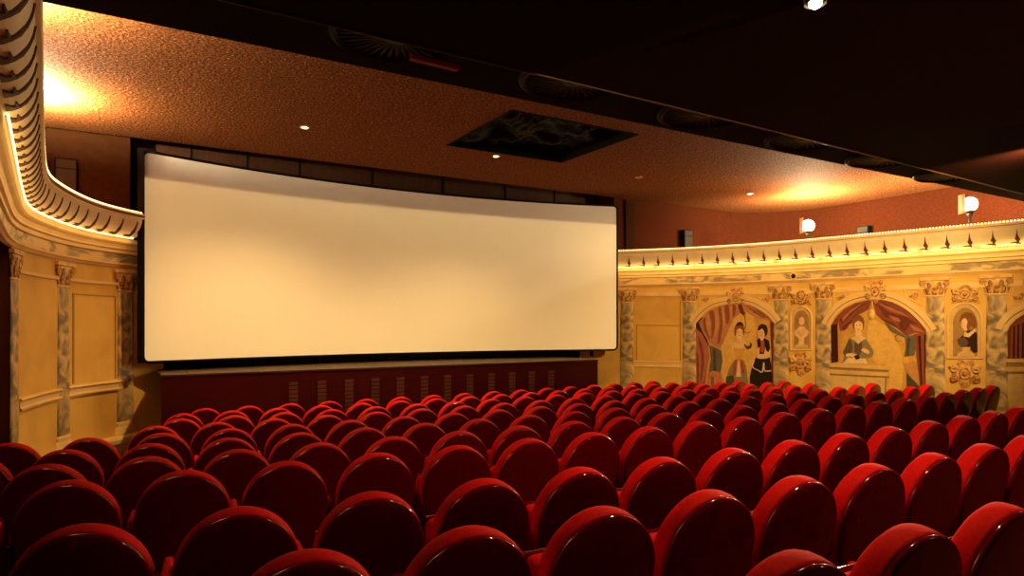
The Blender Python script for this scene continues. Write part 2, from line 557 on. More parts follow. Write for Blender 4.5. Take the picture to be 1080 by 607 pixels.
def bulb_string(W, s0, s1, d, z, label, step, gaps=()):
    t = thing('bulb_string', label, 'string lights', W.at((s0 + s1) / 2, d, z), 0, 'bulb strings along the cornices')
    loc = t.location.copy()
    bm = bmesh.new()
    n = int((s1 - s0) / 0.15)
    add_tube(bm, [W.at(s0 + (s1 - s0) * i / n, d - 0.006, z - 0.010) - loc for i in range(n + 1)], 0.006, 6)
    mesh_obj('cable', bm, 'cable', t)
    ss = []
    s = s0 + 0.02
    while s < s1:
        if not any(a < s < b for a, b in gaps): ss.append(s)
        s += step
    ss.sort(key=lambda q: W.at(q, d, z).length)
    for q in ss[:100]:
        o = bpy.data.objects.new('bulb', bulb_mesh())
        COL.objects.link(o)
        o.parent = t
        o.location = W.at(q, d, z) - loc
    if len(ss) > 100:
        bm = bmesh.new()
        for q in ss[100:]:
            bmesh.ops.create_icosphere(bm, subdivisions=1, radius=0.0135, matrix=Matrix.Translation(W.at(q, d, z) - loc))
        tag(mesh_obj('bulb_row', bm, 'bulb_glow', t), kind='stuff')

SR_END = RIGHT.find(1079, 300, 0)[0] + 0.35
SL_0 = LEFT.find(1, 200, 0)[0] - 0.5
bulb_string(RIGHT, 0.46, SR_END, 0.052, 1.262, 'lower string of tiny warm bulbs along the cornice of the mural wall', 0.042, [(0.86 + i * 0.86, 0.93 + i * 0.86) for i in range(14)])
bulb_string(RIGHT, 0.60, SR_END, 0.212, 1.632, 'upper string of tiny warm bulbs topping the cornice above the murals', 0.05)
bulb_string(LEFT, SL_0, LEFT.L - 0.74, 0.052, 1.262, 'lower string of tiny warm bulbs along the curved cornice beside the aisle door', 0.042)
bulb_string(LEFT, SL_0, LEFT.L - 0.74, 0.222, 1.630, 'upper string of tiny warm bulbs on the cornice rim left of screen', 0.05)

# ------------------------------------------------------------------ half columns
col_cache = {}
SQ = 0.30
def half_column(W, s, label, mirror=1):
    a, n, ang = W.frame(s)
    base = W.at(s, DW, -1.67)
    t = thing('half_column', label, 'column', base, ang - PI / 2, 'marbled half columns on the side walls')
    t.scale = (1.18, SQ, 1.0)
    if 'shaft' not in col_cache:
        H = 0.81 + 1.67
        bm = bmesh.new()
        prof = [(0.135, 0.20)] + [(0.135 - 0.012 * k / 8 - 0.004 * (k / 8) ** 2, 0.20 + (H - 0.55) * k / 8) for k in range(1, 9)]
        add_lathe(bm, prof, 18, 0.0, PI)
        o = mesh_obj('shaft', bm, 'marble', t, True); col_cache['shaft'] = o
        bm = bmesh.new()
        add_lathe(bm, [(0.175, 0.0), (0.175, 0.05), (0.155, 0.055), (0.168, 0.08), (0.160, 0.105), (0.142, 0.12), (0.142, 0.14), (0.155, 0.16), (0.150, 0.185), (0.136, 0.20)], 18, 0.0, PI)
        col_cache['base'] = mesh_obj('base', bm, 'plaster_light', t, True)
        z0 = H - 0.35
        bm = bmesh.new()
        add_lathe(bm, [(0.121, z0), (0.142, z0 + 0.012), (0.142, z0 + 0.03), (0.122, z0 + 0.04), (0.124, z0 + 0.12), (0.135, z0 + 0.20), (0.165, z0 + 0.28)], 18, 0.0, PI)
        col_cache['capital'] = mesh_obj('capital', bm, 'gilt_light', t, True)
        # abacus
        bm = box(-0.19, 0.19, 0.0, 0.185, z0 + 0.285, z0 + 0.335, 0.008)
        col_cache['abacus'] = mesh_obj('abacus', bm, 'gilt_light', col_cache['capital'])
        col_cache['leaf'] = []
        for tier, (zz, hh, k) in enumerate(((z0 + 0.03, 0.13, 5), (z0 + 0.12, 0.13, 4))):
            for i in range(k):
                th = PI * (i + 0.5) / k
                bm = bmesh.new()
                R0 = 0.128 + 0.010 * tier
                cs = [(R0, zz, 0.030), (R0 + 0.012, zz + hh * 0.45, 0.036), (R0 + 0.028, zz + hh * 0.8, 0.028), (R0 + 0.052, zz + hh, 0.016), (R0 + 0.056, zz + hh * 0.86, 0.008)]
                rg = []
                for r, z, w in cs:
                    c = Vector((r * math.cos(th), r * math.sin(th), z))
                    tv = Vector((-math.sin(th), math.cos(th), 0)) * w
                    nv = Vector((math.cos(th), math.sin(th), 0.2)) * 0.010
                    rg.append([bm.verts.new(c - tv), bm.verts.new(c + nv), bm.verts.new(c + tv), bm.verts.new(c - nv)])
                for p1, p2 in zip(rg, rg[1:]):
                    for j in range(4): bm.faces.new((p1[j], p1[(j + 1) % 4], p2[(j + 1) % 4], p2[j]))
                bm.faces.new(rg[0]); bm.faces.new(rg[-1])
                col_cache['leaf'].append(mesh_obj('leaf', bm, 'gilt', col_cache['capital'], True))
        col_cache['volute'] = []
        for sx in (-1, 1):
            bm = bmesh.new()
            pts = []
            for k in range(22):
                aa = k / 21 * 3.4 * PI
                r = 0.046 * (1 - 0.75 * k / 21)
                pts.append((sx * (0.150 + r * math.cos(aa - PI / 2) ), 0.150, z0 + 0.235 + r * math.sin(aa - PI / 2)))
            add_tube(bm, pts, 0.012, 6)
            col_cache['volute'].append(mesh_obj('volute', bm, 'gilt', col_cache['capital'], True))
    else:
        for k in ('shaft', 'base', 'capital'):
            c = col_cache[k].copy(); COL.objects.link(c); c.parent = t
            if k == 'capital':
                for src in [col_cache['abacus']] + col_cache['leaf'] + col_cache['volute']:
                    g = src.copy(); COL.objects.link(g); g.parent = c
    return t

half_column(RIGHT, RIGHT.find(661, 350, -0.105)[0], 'marbled half column at the screen end of the mural wall')
half_column(RIGHT, RIGHT.find(727, 350, -0.105)[0], 'marbled half column between plain wall panel and two-women mural')
half_column(RIGHT, RIGHT.find(823, 350, -0.105)[0], 'marbled half column between two-women mural and pale bust niche')
half_column(RIGHT, RIGHT.find(868, 350, -0.105)[0], 'marbled half column between pale bust niche and balcony-lady mural')
half_column(RIGHT, RIGHT.find(986, 350, -0.105)[0], 'marbled half column between balcony-lady mural and dark-coated bust niche')
half_column(RIGHT, RIGHT.find(1051, 350, -0.105)[0], 'marbled half column nearest the last cut-off curtain mural')
half_column(LEFT, LEFT.find(16.5, 350, -0.105)[0] , 'marbled half column beside the dark recess of the ochre wall')
half_column(LEFT, LEFT.find(68, 350, -0.105)[0], 'marbled half column in the middle of the plain ochre wall')
half_column(LEFT, LEFT.find(133, 350, -0.105)[0], 'marbled half column of the ochre wall next to the screen')

# ------------------------------------------------------------------ plain wall panels: mouldings
RAILP = lambda z: [(DW - 0.01, z + 0.075), (DW + 0.03, z + 0.07), (DW + 0.04, z + 0.05), (DW + 0.015, z + 0.035), (DW + 0.015, z - 0.03), (DW + 0.035, z - 0.045), (DW + 0.03, z - 0.07), (DW - 0.01, z - 0.075)]
def rail(W, xa, xb, z, parent):
    bm = bmesh.new()
    sweep(bm, W, W.find(xa, 390, DW)[0] if xa else S_STEP, W.find(xb, 390, DW)[0], RAILP(z), close=True)
    mesh_obj('chair_rail', bm, 'plaster_light', parent)
rail(LEFT, 19.5, 64, -0.92, wall_l); rail(LEFT, 71, 131, -0.92, wall_l)
rail(RIGHT, 669, 719, -0.93, wall_r)
def strip(W, xa, xb, z0, z1, parent, m='moulding_line', dd=0.008, nm='panel_line'):
    bm = bmesh.new()
    sweep(bm, W, W.find(xa, 390, DW)[0], W.find(xb, 390, DW)[0], [(DW - 0.01, z0), (DW + dd, z0), (DW + dd, z1), (DW - 0.01, z1)], close=True)
    mesh_obj(nm, bm, m, parent)
strip(LEFT, 77, 122, 0.385, 0.40, wall_l); strip(LEFT, 76.5, 78, -0.82, 0.40, wall_l); strip(LEFT, 121, 122, -0.82, 0.40, wall_l)
strip(LEFT, 19.5, 64, 0.56, 0.60, wall_l, 'plaster_light', 0.02, 'upper_moulding'); strip(LEFT, 71, 131, 0.56, 0.60, wall_l, 'plaster_light', 0.02, 'upper_moulding')
strip(RIGHT, 671, 718, -0.06, -0.045, wall_r); strip(RIGHT, 671, 672, -0.84, -0.05, wall_r); strip(RIGHT, 717, 718, -0.84, 0.5, wall_r)
strip(RIGHT, 671, 718, 0.60, 0.69, wall_r, 'plaster_light', 0.03, 'upper_moulding')
strip(RIGHT, 669, 718, -0.86, -0.85, wall_r)
strip(RIGHT, 735, 815, 0.60, 0.69, wall_r, 'plaster_light', 0.02, 'upper_moulding')
strip(RIGHT, 831, 860, 0.60, 0.69, wall_r, 'plaster_light', 0.02, 'upper_moulding')
strip(RIGHT, 877, 977, 0.60, 0.69, wall_r, 'plaster_light', 0.02, 'upper_moulding')
strip(RIGHT, 996, 1042, 0.60, 0.69, wall_r, 'plaster_light', 0.02, 'upper_moulding')
strip(RIGHT, 1060, 1079, 0.60, 0.69, wall_r, 'plaster_light', 0.02, 'upper_moulding')

# ------------------------------------------------------------------ murals
def crop(ox, oy, k):
    return lambda *pts: [(ox + x / k, oy + y / k) for x, y in pts]

def paint(W, pts, m, layer, parent, name, smooth=False):
    return mesh_obj(name, relief(W, pts, DW - 0.002, DW + 0.003 + 0.003 * layer, smooth), 'paint_' + m, parent)

def oval(cx, cy, rx, ry, n=16, rot=0.0):
    return [(cx + rx * math.cos(2 * PI * i / n) * math.cos(rot) - ry * math.sin(2 * PI * i / n) * math.sin(rot), cy + rx * math.cos(2 * PI * i / n) * math.sin(rot) + ry * math.sin(2 * PI * i / n) * math.cos(rot)) for i in range(n)]

def arch_band(W, inner, width, parent, name='arch_moulding'):
    """relief moulding outside an arched opening; inner is the intrados, left to right, in px."""
    ip = [W.find(x, y, DW) for x, y in inner]
    ip = [(v[0], v[1]) for v in catmull(ip, 6)]
    cs = sum(p[0] for p in ip) / len(ip)
    for (w0, w1, d, m) in ((0.0, width * 0.35, 0.035, 'plaster_light'), (width * 0.35, width * 0.45, 0.02, 'moulding_line'), (width * 0.45, width, 0.045, 'plaster_light')):
        bm = bmesh.new()
        rings = []
        for i, q in enumerate(ip):
            a, b = ip[max(0, i - 1)], ip[min(len(ip) - 1, i + 1)]
            tx, tz = b[0] - a[0], b[1] - a[1]
            l = math.hypot(tx, tz)
            nx, nz = tz / l, -tx / l
            if nz < 0 and abs(nz) > 0.2: nx, nz = -nx, -nz
            if abs(nz) <= 0.2:
                sgn = 1 if (q[0] - cs) * nx > 0 else -1
                nx, nz = nx * sgn, nz * sgn
            P = [(q[0] + nx * w0, q[1] + nz * w0), (q[0] + nx * w1, q[1] + nz * w1)]
            rings.append([bm.verts.new(W.at(P[0][0], DW - 0.005, P[0][1])), bm.verts.new(W.at(P[0][0], DW + d, P[0][1])), bm.verts.new(W.at(P[1][0], DW + d, P[1][1])), bm.verts.new(W.at(P[1][0], DW - 0.005, P[1][1]))])
        for a, b in zip(rings, rings[1:]):
            for j in range(4): bm.faces.new((a[j], a[(j + 1) % 4], b[(j + 1) % 4], b[j]))
        bm.faces.new(rings[0]); bm.faces.new(rings[-1])
        mesh_obj(name if m != 'moulding_line' else 'arch_groove', bm, m, parent)

def scroll(W, cx, cy, r, turns, parent, d=0.03, flip=1, start=0.0, rad=0.016, m='gilt', name='scroll'):
    s0, z0 = W.find(cx, cy, DW)
    bm = bmesh.new()
    pts = []
    n = 20
    for k in range(n + 1):
        aa = start + flip * turns * 2 * PI * k / n
        q = r * (1 - 0.72 * k / n)
        pts.append(W.at(s0 + q * math.cos(aa), DW + d, z0 + q * math.sin(aa)))
    add_tube(bm, pts, rad, 6)
    return mesh_obj(name, bm, m, parent, True)

def boss(W, cx, cy, rs, rz, parent, d=0.02, dep=0.04, m='gilt_light', name='boss'):
    s0, z0 = W.find(cx, cy, DW)
    c, n, ang = W.frame(s0)
    c = W.at(s0, DW + d * 0.5, z0)
    bm = bmesh.new()
    bmesh.ops.create_uvsphere(bm, u_segments=14, v_segments=9, radius=1.0)
    M = Matrix.Translation(c) @ Matrix.Rotation(ang - PI / 2, 4, 'Z') @ Matrix.Diagonal((rs, dep, rz, 1))
    bmesh.ops.transform(bm, matrix=M, verts=bm.verts[:])
    return mesh_obj(name, bm, m, parent, True)

def cartouche(W, cx, cy, hw, hh, parent, kind):
    """scrolled gilt ornament; hw, hh in metres."""
    s0, z0 = W.find(cx, cy, DW)
    if kind == 'crest':
        out = [(-1, -.9), (-.75, -.2), (-.95, .1), (-.55, .35), (-.35, .75), (0, 1), (.35, .75), (.55, .35), (.95, .1), (.75, -.2), (1, -.9), (.5, -.75), (0, -.95), (-.5, -.75)]
    elif kind == 'pendant':
        out = [(-.4, 1), (0, .85), (.4, 1), (.6, .6), (1, .55), (.85, .05), (.95, -.35), (.45, -.55), (.2, -1), (-.2, -1), (-.45, -.55), (-.95, -.35), (-.85, .05), (-1, .55), (-.6, .6)]
    else:
        out = [(-.55, .95), (0, .8), (.55, .95), (.7, .3), (1, -.1), (.75, -.55), (.3, -.7), (0, -1), (-.3, -.7), (-.75, -.55), (-1, -.1), (-.7, .3)]
    o = mesh_obj('cartouche', relief(W, [(s0 + a * hw, z0 + b * hh) for a, b in out], DW - 0.004, DW + 0.025, True, is_px=False), 'gilt', parent)
    bp = mesh_obj('shield', relief(W, [(s0 + a * hw * .62, z0 + b * hh * .62) for a, b in out], DW + 0.02, DW + 0.042, True, is_px=False), 'gilt_light', o)
    for sx in (-1, 1):
        for (a, b, r, st, fl) in ((.72, .30, .30, 0.4, 1), (.70, -.42, .26, 2.6, -1)):
            bm = bmesh.new()
            pts = []
            R = r * min(hw, hh)
            for k in range(15):
                aa = st + fl * 1.35 * 2 * PI * k / 14
                q = R * (1 - .7 * k / 14)
                pts.append(W.at(s0 + sx * (a * hw + q * math.cos(aa)), DW + 0.045, z0 + b * hh + q * math.sin(aa)))
            add_tube(bm, pts, 0.10 * min(hw, hh), 6)
            mesh_obj('scroll', bm, 'gilt_light' if b > 0 else 'gilt', o, True)
    bm = bmesh.new()
    add_tube(bm, [W.at(s0 + .34 * hw * math.cos(k * PI / 8), DW + 0.047, z0 + .40 * hh * math.sin(k * PI / 8)) for k in range(16)], 0.08 * min(hw, hh), 6, closed=True)
    mesh_obj('rim', bm, 'gilt', o, True)
    bm = bmesh.new()
    ball(bm, W.at(s0, DW + 0.042, z0), 0.22 * min(hw, hh), 10, 6)
    mesh_obj('boss', bm, 'gilt', o, True)
    return o

def spandrel(W, pts, leaf, parent):
    q = [W.find(x, y, DW) for x, y in pts]
    bm = bmesh.new()
    add_tube(bm, [W.at(s, DW + 0.012, z) for s, z in q], 0.014, 6, closed=True)
    o = mesh_obj('spandrel_frame', bm, 'plaster_light', parent)
    lx, ly = leaf
    for k, (ax, ay, r) in enumerate(((0, 0, 0.055), (-1.8, 1.6, 0.04), (1.8, 1.2, 0.04))):
        s0, z0 = W.find(lx + ax, ly + ay, DW)
        a = (0.6, -0.4, 0.9)[k]
        mesh_obj('leaf_spray', relief(W, [(s0 + r * (math.cos(t) * math.cos(a) * 1.5 - math.sin(t) * math.sin(a) * .6), z0 + r * (math.cos(t) * math.sin(a) * 1.5 + math.sin(t) * math.cos(a) * .6)) for t in [2 * PI * i / 10 for i in range(10)]], DW, DW + 0.02, False, False), 'gilt', o)

def mural_root(label, cx, cy, group='painted arches on the side wall', name='mural', cat='mural'):
    s, z = RIGHT.find(cx, cy, DW)
    e = thing(name, label, cat, (0, 0, 0), 0, group)
    return e

W = RIGHT
# --- first arch: two women under pink drapes
c2 = crop(720, 290, 4.673)
m1 = mural_root('arched mural of two women standing under swagged pink drapes', 776, 370)
ARCH1 = c2((62, 242), (85, 212), (130, 172), (180, 150), (265, 137), (330, 146), (385, 172), (430, 208), (456, 240))
paint(W, c2((62, 640)) + ARCH1 + c2((456, 640)), 'ground', 0, m1, 'backdrop')
paint(W, c2((190, 350), (230, 240), (290, 190), (350, 210), (360, 400), (330, 640), (190, 640)), 'ground_pale', 1, m1, 'light_field', True)
paint(W, c2((62, 242), (95, 205), (100, 270), (128, 340), (120, 450), (95, 640), (62, 640)), 'maroon_dark', 1, m1, 'shadowed_drape')
dr = paint(W, c2((78, 232), (130, 174), (200, 148), (258, 140), (300, 140), (285, 185), (250, 215), (225, 270), (200, 330), (182, 362), (150, 345), (118, 315), (95, 275)), 'pink', 2, m1, 'drape')
for pts in (((130, 185), (150, 175), (160, 230), (150, 300), (140, 310), (142, 240)), ((175, 165), (190, 160), (200, 220), (185, 320), (172, 330), (182, 230)), ((205, 158), (225, 150), (232, 200), (222, 240), (212, 230)), ((100, 225), (112, 210), (118, 262), (134, 312), (124, 306), (105, 268)), ((245, 150), (262, 146), (258, 190), (246, 206))):
    paint(W, c2(*pts), 'pink_dark', 3, dr, 'drape_fold', True)
dl = paint(W, c2((66, 260), (92, 285), (125, 345), (132, 400), (118, 470), (100, 560), (66, 640)), 'drape_light', 2, m1, 'drape')
for pts in (((75, 300), (95, 345), (105, 420), (92, 520), (86, 500), (92, 420), (82, 350)), ((68, 380), (80, 430), (78, 540), (70, 600))):
    paint(W, c2(*pts), 'drape', 3, dl, 'drape_fold', True)
lin1 = paint(W, c2((130, 345), (160, 355), (190, 372), (196, 420), (186, 480), (150, 500), (128, 480), (138, 410)), 'teal', 2, m1, 'drape_lining')
paint(W, c2((150, 365), (162, 365), (165, 480), (150, 490)), 'teal_dark', 3, lin1, 'lining_fold')
dl2 = paint(W, c2((128, 482), (150, 470), (188, 480), (200, 520), (190, 640), (100, 640), (112, 540)), 'pink', 3, m1, 'drape')
paint(W, c2((140, 500), (152, 500), (162, 640), (140, 640)), 'pink_dark', 4, dl2, 'drape_fold')
dr2 = paint(W, c2((285, 142), (340, 150), (385, 174), (428, 208), (448, 238), (420, 222), (395, 216), (360, 212), (325, 190), (300, 165)), 'pink', 2, m1, 'drape')
for pts in (((310, 150), (350, 170), (410, 212), (396, 212), (345, 182)), ((350, 162), (390, 184), (436, 228), (420, 216), (380, 190))):
    paint(W, c2(*pts), 'pink_dark', 3, dr2, 'drape_fold')
paint(W, c2((270, 142), (288, 142), (308, 190), (300, 200), (282, 185)), 'maroon', 3, m1, 'drape_knot')
paint(W, c2((428, 215), (456, 240), (456, 640), (430, 640), (436, 400)), 'maroon', 1, m1, 'shadowed_drape')
# chandelier strokes
bm = px_tube(W, c2((305, 195), (310, 250), (300, 275), (318, 285), (332, 278)), 0.008, DW + 0.012)
mesh_obj('candle_bracket', bm, 'paint_hair', m1)
# woman in striped skirt
w1 = paint(W, c2((268, 300), (288, 300), (291, 322), (310, 330), (314, 352), (306, 372), (296, 396), (262, 396), (252, 376), (242, 360), (248, 336), (267, 322)), 'skin', 3, m1, 'woman', True)
paint(W, c2(*oval(279, 282, 19, 26)), 'skin', 4, w1, 'face')
paint(W, c2((256, 290), (254, 262), (264, 246), (284, 242), (302, 254), (304, 278), (298, 296), (294, 272), (280, 262), (266, 272), (262, 300)), 'hair', 5, w1, 'hair', True)
paint(W, c2((248, 345), (262, 362), (300, 362), (308, 345), (306, 378), (296, 404), (304, 420), (256, 420), (262, 404), (250, 378)), 'gold', 5, w1, 'bodice')
sk = paint(W, c2((256, 416), (300, 414), (312, 450), (322, 520), (318, 640), (212, 640), (210, 540), (224, 470)), 'dress', 5, w1, 'skirt')
for pts in (((258, 418), (270, 418), (262, 490), (246, 492)), ((282, 418), (294, 418), (306, 480), (290, 486))):
    paint(W, c2(*pts), 'red', 6, w1, 'skirt_stripe')
paint(W, c2((270, 420), (282, 420), (288, 500), (264, 500)), 'cream', 6, w1, 'skirt_panel')
paint(W, c2((214, 500), (250, 492), (262, 560), (250, 640), (212, 640)), 'teal_dark', 6, w1, 'skirt_hem')
paint(W, c2((302, 335), (318, 350), (330, 345), (332, 330), (342, 340), (336, 360), (318, 366), (304, 352)), 'teal_dark', 4, m1, 'fan')
for ex in (272, 287): paint(W, c2(*oval(ex, 280, 3, 1.8, 8)), 'hair_dark', 5, w1, 'eye')
paint(W, c2(*oval(280, 297, 5, 2, 8)), 'red', 5, w1, 'mouth')
paint(W, c2((262, 250), (272, 232), (290, 232), (300, 250), (284, 246)), 'hair_dark', 6, w1, 'hair_bun', True)
for pts in (((112, 232), (124, 200), (134, 186), (136, 260), (130, 300)), ((158, 180), (172, 168), (176, 240), (166, 310), (158, 290)), ((192, 164), (204, 158), (210, 220), (200, 290), (194, 250)), ((232, 156), (244, 152), (244, 200), (234, 226))):
    paint(W, c2(*pts), 'skin_dark', 3, dr, 'drape_light')
for pts in (((320, 158), (350, 176), (392, 210), (360, 204), (330, 182)), ((370, 182), (410, 210), (428, 222), (400, 210))):
    paint(W, c2(*pts), 'skin_dark', 3, dr2, 'drape_light')
# woman in dark coat
w2 = paint(W, c2((378, 296), (398, 296), (402, 316), (418, 322), (426, 350), (424, 400), (376, 404), (366, 396), (368, 330)), 'skin', 3, m1, 'woman', True)
paint(W, c2(*oval(388, 284, 17, 24)), 'skin', 4, w2, 'face')
paint(W, c2((370, 268), (376, 248), (396, 240), (414, 252), (418, 280), (408, 302), (402, 280), (392, 264), (376, 272)), 'hair_dark', 5, w2, 'hair', True)
for ex in (382, 394): paint(W, c2(*oval(ex, 282, 2.8, 1.7, 8)), 'hair_dark', 5, w2, 'eye')
paint(W, c2(*oval(387, 297, 4.5, 1.8, 8)), 'red', 5, w2, 'mouth')
cb = paint(W, c2((366, 318), (378, 308), (388, 330), (402, 310), (424, 322), (430, 360), (422, 380), (412, 372), (408, 352), (400, 390), (378, 390), (380, 352), (370, 362)), 'black', 4, w2, 'coat')
paint(W, c2((384, 322), (402, 322), (404, 360), (396, 384), (384, 376)), 'red', 5, w2, 'bodice')
paint(W, c2((366, 392), (384, 388), (424, 390), (428, 404), (400, 412), (368, 408)), 'skin', 6, w2, 'forearm', True)
paint(W, c2((362, 402), (428, 402), (440, 470), (444, 640), (330, 640), (330, 500), (345, 440)), 'black', 4, w2, 'skirt')
mesh_obj('skirt_trim', px_tube(W, c2((352, 420), (345, 452), (372, 468), (392, 476), (400, 430), (404, 470), (436, 470)), 0.012, DW + 0.022), 'paint_cream', w2)
arch_band(W, ARCH1, 0.16, m1)
cartouche(W, 777, 313, 0.20, 0.21, m1, 'keystone')
spandrel(W, c2((80, 95), (150, 98), (158, 118), (82, 172)), c2((112, 118))[0], m1)
spandrel(W, c2((380, 92), (440, 95), (438, 160), (376, 112)), c2((412, 116))[0], m1)

# --- second arch: lady at a balustrade
c4 = crop(860, 280, 4.336)
m2 = mural_root('arched mural of a lady leaning on a stone balustrade', 927, 360)
ARCH2 = c4((66, 278), (90, 237), (130, 196), (180, 170), (240, 156), (290, 154), (350, 166), (410, 196), (460, 237), (500, 282), (513, 305))
paint(W, c4((66, 600)) + ARCH2 + c4((513, 600)), 'ground', 0, m2, 'backdrop')
paint(W, c4((250, 250), (310, 270), (360, 330), (395, 420), (390, 560), (340, 590), (330, 460), (270, 440), (235, 330)), 'ground_pale', 1, m2, 'light_field', True)
paint(W, c4((66, 278), (100, 240), (106, 440), (66, 446)), 'maroon_dark', 1, m2, 'window_jamb')
paint(W, c4((100, 255), (116, 250), (118, 446), (104, 446)), 'skin_dark', 2, m2, 'jamb_edge')
sw = paint(W, c4((72, 270), (90, 239), (130, 198), (180, 172), (240, 158), (255, 158), (244, 200), (214, 215), (190, 228), (165, 268), (135, 295), (110, 300), (104, 268)), 'drape', 2, m2, 'drape')
for pts in (((110, 245), (170, 190), (235, 168), (180, 205), (120, 268)), ((116, 285), (160, 250), (200, 206), (170, 256), (130, 292))):
    paint(W, c4(*pts), 'maroon', 3, sw, 'drape_fold')
sr = paint(W, c4((260, 158), (300, 156), (350, 168), (410, 198), (460, 239), (500, 284), (512, 306), (505, 312), (455, 308), (415, 322), (372, 286), (330, 264), (300, 246), (276, 222)), 'drape', 2, m2, 'drape')
for pts in (((275, 170), (340, 215), (410, 232), (470, 270), (430, 262), (385, 248), (320, 236)), ((300, 165), (370, 196), (440, 246), (400, 225), (340, 200)), ((300, 240), (350, 258), (400, 300), (372, 282), (326, 262))):
    paint(W, c4(*pts), 'maroon', 3, sr, 'drape_fold')
paint(W, c4((380, 255), (410, 240), (430, 262), (412, 296), (392, 290)), 'maroon', 4, sr, 'drape_fold', True)
for pts in (((290, 172), (340, 205), (400, 222), (440, 240), (395, 214), (345, 190)), ((330, 225), (380, 240), (400, 262), (360, 250)), ((430, 268), (480, 290), (500, 304), (450, 296))):
    paint(W, c4(*pts), 'drape_light', 4, sr, 'drape_light')
for pts in (((120, 240), (165, 198), (215, 172), (160, 215), (125, 256)),):
    paint(W, c4(*pts), 'drape_light', 4, sw, 'drape_light')
sd = paint(W, c4((448, 312), (512, 306), (513, 600), (480, 600), (474, 520), (462, 430)), 'drape', 2, m2, 'drape')
for pts in (((468, 320), (480, 320), (488, 560), (482, 560)), ((496, 315), (506, 315), (508, 560), (500, 560))):
    paint(W, c4(*pts), 'maroon_dark', 3, sd, 'drape_fold')
lg = paint(W, c4((312, 255), (340, 272), (376, 296), (412, 322), (452, 316), (458, 360), (452, 412), (404, 420), (412, 372), (408, 330), (380, 318), (340, 298)), 'teal', 3, m2, 'drape_lining')
paint(W, c4((420, 330), (432, 330), (426, 412), (414, 412)), 'teal_dark', 4, lg, 'lining_fold')
paint(W, c4((404, 418), (454, 410), (460, 432), (410, 450), (400, 436)), 'gold', 4, m2, 'drape_tie')
paint(W, c4((402, 452), (440, 438), (462, 440), (470, 500), (476, 552), (440, 510), (416, 482)), 'skin_dark', 3, m2, 'drape_tail')
paint(W, c4((416, 490), (440, 515), (478, 556), (478, 600), (416, 600)), 'teal_dark', 3, m2, 'drape_tail')
mesh_obj('cord_loop', px_tube(W, c4((372, 316), (364, 330), (378, 346), (392, 340)), 0.006, DW + 0.02), 'paint_hair', m2)
ts = boss(W, *c4((258, 222))[0], 0.055, 0.10, m2, 0.03, 0.03, 'gilt_light', 'tassel')
mesh_obj('tassel_cord', px_tube(W, c4((262, 165), (260, 185), (258, 205)), 0.012, DW + 0.03), 'gilt_light', ts)
L = paint(W, c4((184, 300), (208, 300), (212, 322), (226, 330), (232, 350), (214, 362), (178, 362), (160, 350), (168, 330), (182, 322)), 'skin', 4, m2, 'woman', True)
paint(W, c4(*oval(196, 276, 20, 28)), 'skin', 5, L, 'face')
for ex in (188, 204):
    paint(W, c4(*oval(ex, 272, 3.2, 1.8, 8)), 'hair_dark', 6, L, 'eye')
paint(W, c4(*oval(197, 291, 5, 1.8, 8)), 'red', 6, L, 'mouth')
paint(W, c4((172, 286), (168, 252), (182, 232), (200, 226), (216, 238), (222, 262), (218, 288), (214, 262), (196, 252), (180, 264), (178, 290)), 'hair', 6, L, 'hair', True)
paint(W, c4((176, 300), (160, 316), (146, 300), (152, 272), (170, 262), (172, 284)), 'hair_fair', 3, L, 'veil', True)
bd = paint(W, c4((158, 332), (176, 340), (196, 356), (216, 340), (232, 334), (236, 370), (226, 400), (240, 446), (120, 446), (140, 392), (150, 372)), 'dress', 5, L, 'dress')
paint(W, c4((180, 350), (196, 360), (212, 350), (214, 392), (196, 412), (178, 392)), 'dress_dark', 6, L, 'bodice_front')
paint(W, c4((158, 332), (150, 345), (132, 382), (128, 402), (144, 412), (166, 396), (170, 366)), 'dress_dark', 6, L, 'sleeve', True)
paint(W, c4((226, 334), (240, 350), (262, 385), (262, 408), (244, 420), (226, 400), (222, 368)), 'dress', 6, L, 'sleeve', True)
paint(W, c4((140, 404), (158, 400), (176, 402), (194, 412), (180, 420), (160, 414), (144, 416)), 'skin', 7, L, 'forearm', True)
paint(W, c4((248, 392), (230, 380), (216, 378), (210, 388), (226, 396), (240, 404)), 'skin', 7, L, 'forearm', True)
paint(W, c4((176, 412), (196, 406), (204, 424), (186, 430)), 'hair_dark', 8, L, 'book')
paint(W, c4((150, 420), (230, 424), (240, 448), (124, 448)), 'cream', 6, L, 'skirt')
bal = paint(W, c4((66, 462), (330, 474), (326, 600), (66, 600)), 'stone', 5, m2, 'balustrade')
for (a, b, dd, mm) in ((446, 462, 0.05, 'stone'), (462, 474, 0.03, 'stone_dark'), (474, 492, 0.04, 'stone'), (492, 499, 0.026, 'stone_dark')):
    mesh_obj('rail_moulding', relief(W, c4((66, a), (336, a + 14), (334, b + 14), (66, b)), DW, DW + dd), 'paint_' + mm, bal)
paint(W, c4((318, 490), (328, 490), (324, 600), (316, 600)), 'stone_dark', 6, bal, 'edge_line')
arch_band(W, ARCH2, 0.16, m2)
cartouche(W, *c4((278, 118))[0], 0.19, 0.22, m2, 'keystone')
spandrel(W, c4((84, 112), (150, 108), (154, 140), (84, 188)), c4((118, 145))[0], m2)
spandrel(W, c4((408, 100), (484, 105), (494, 185), (412, 138)), c4((450, 138))[0], m2)

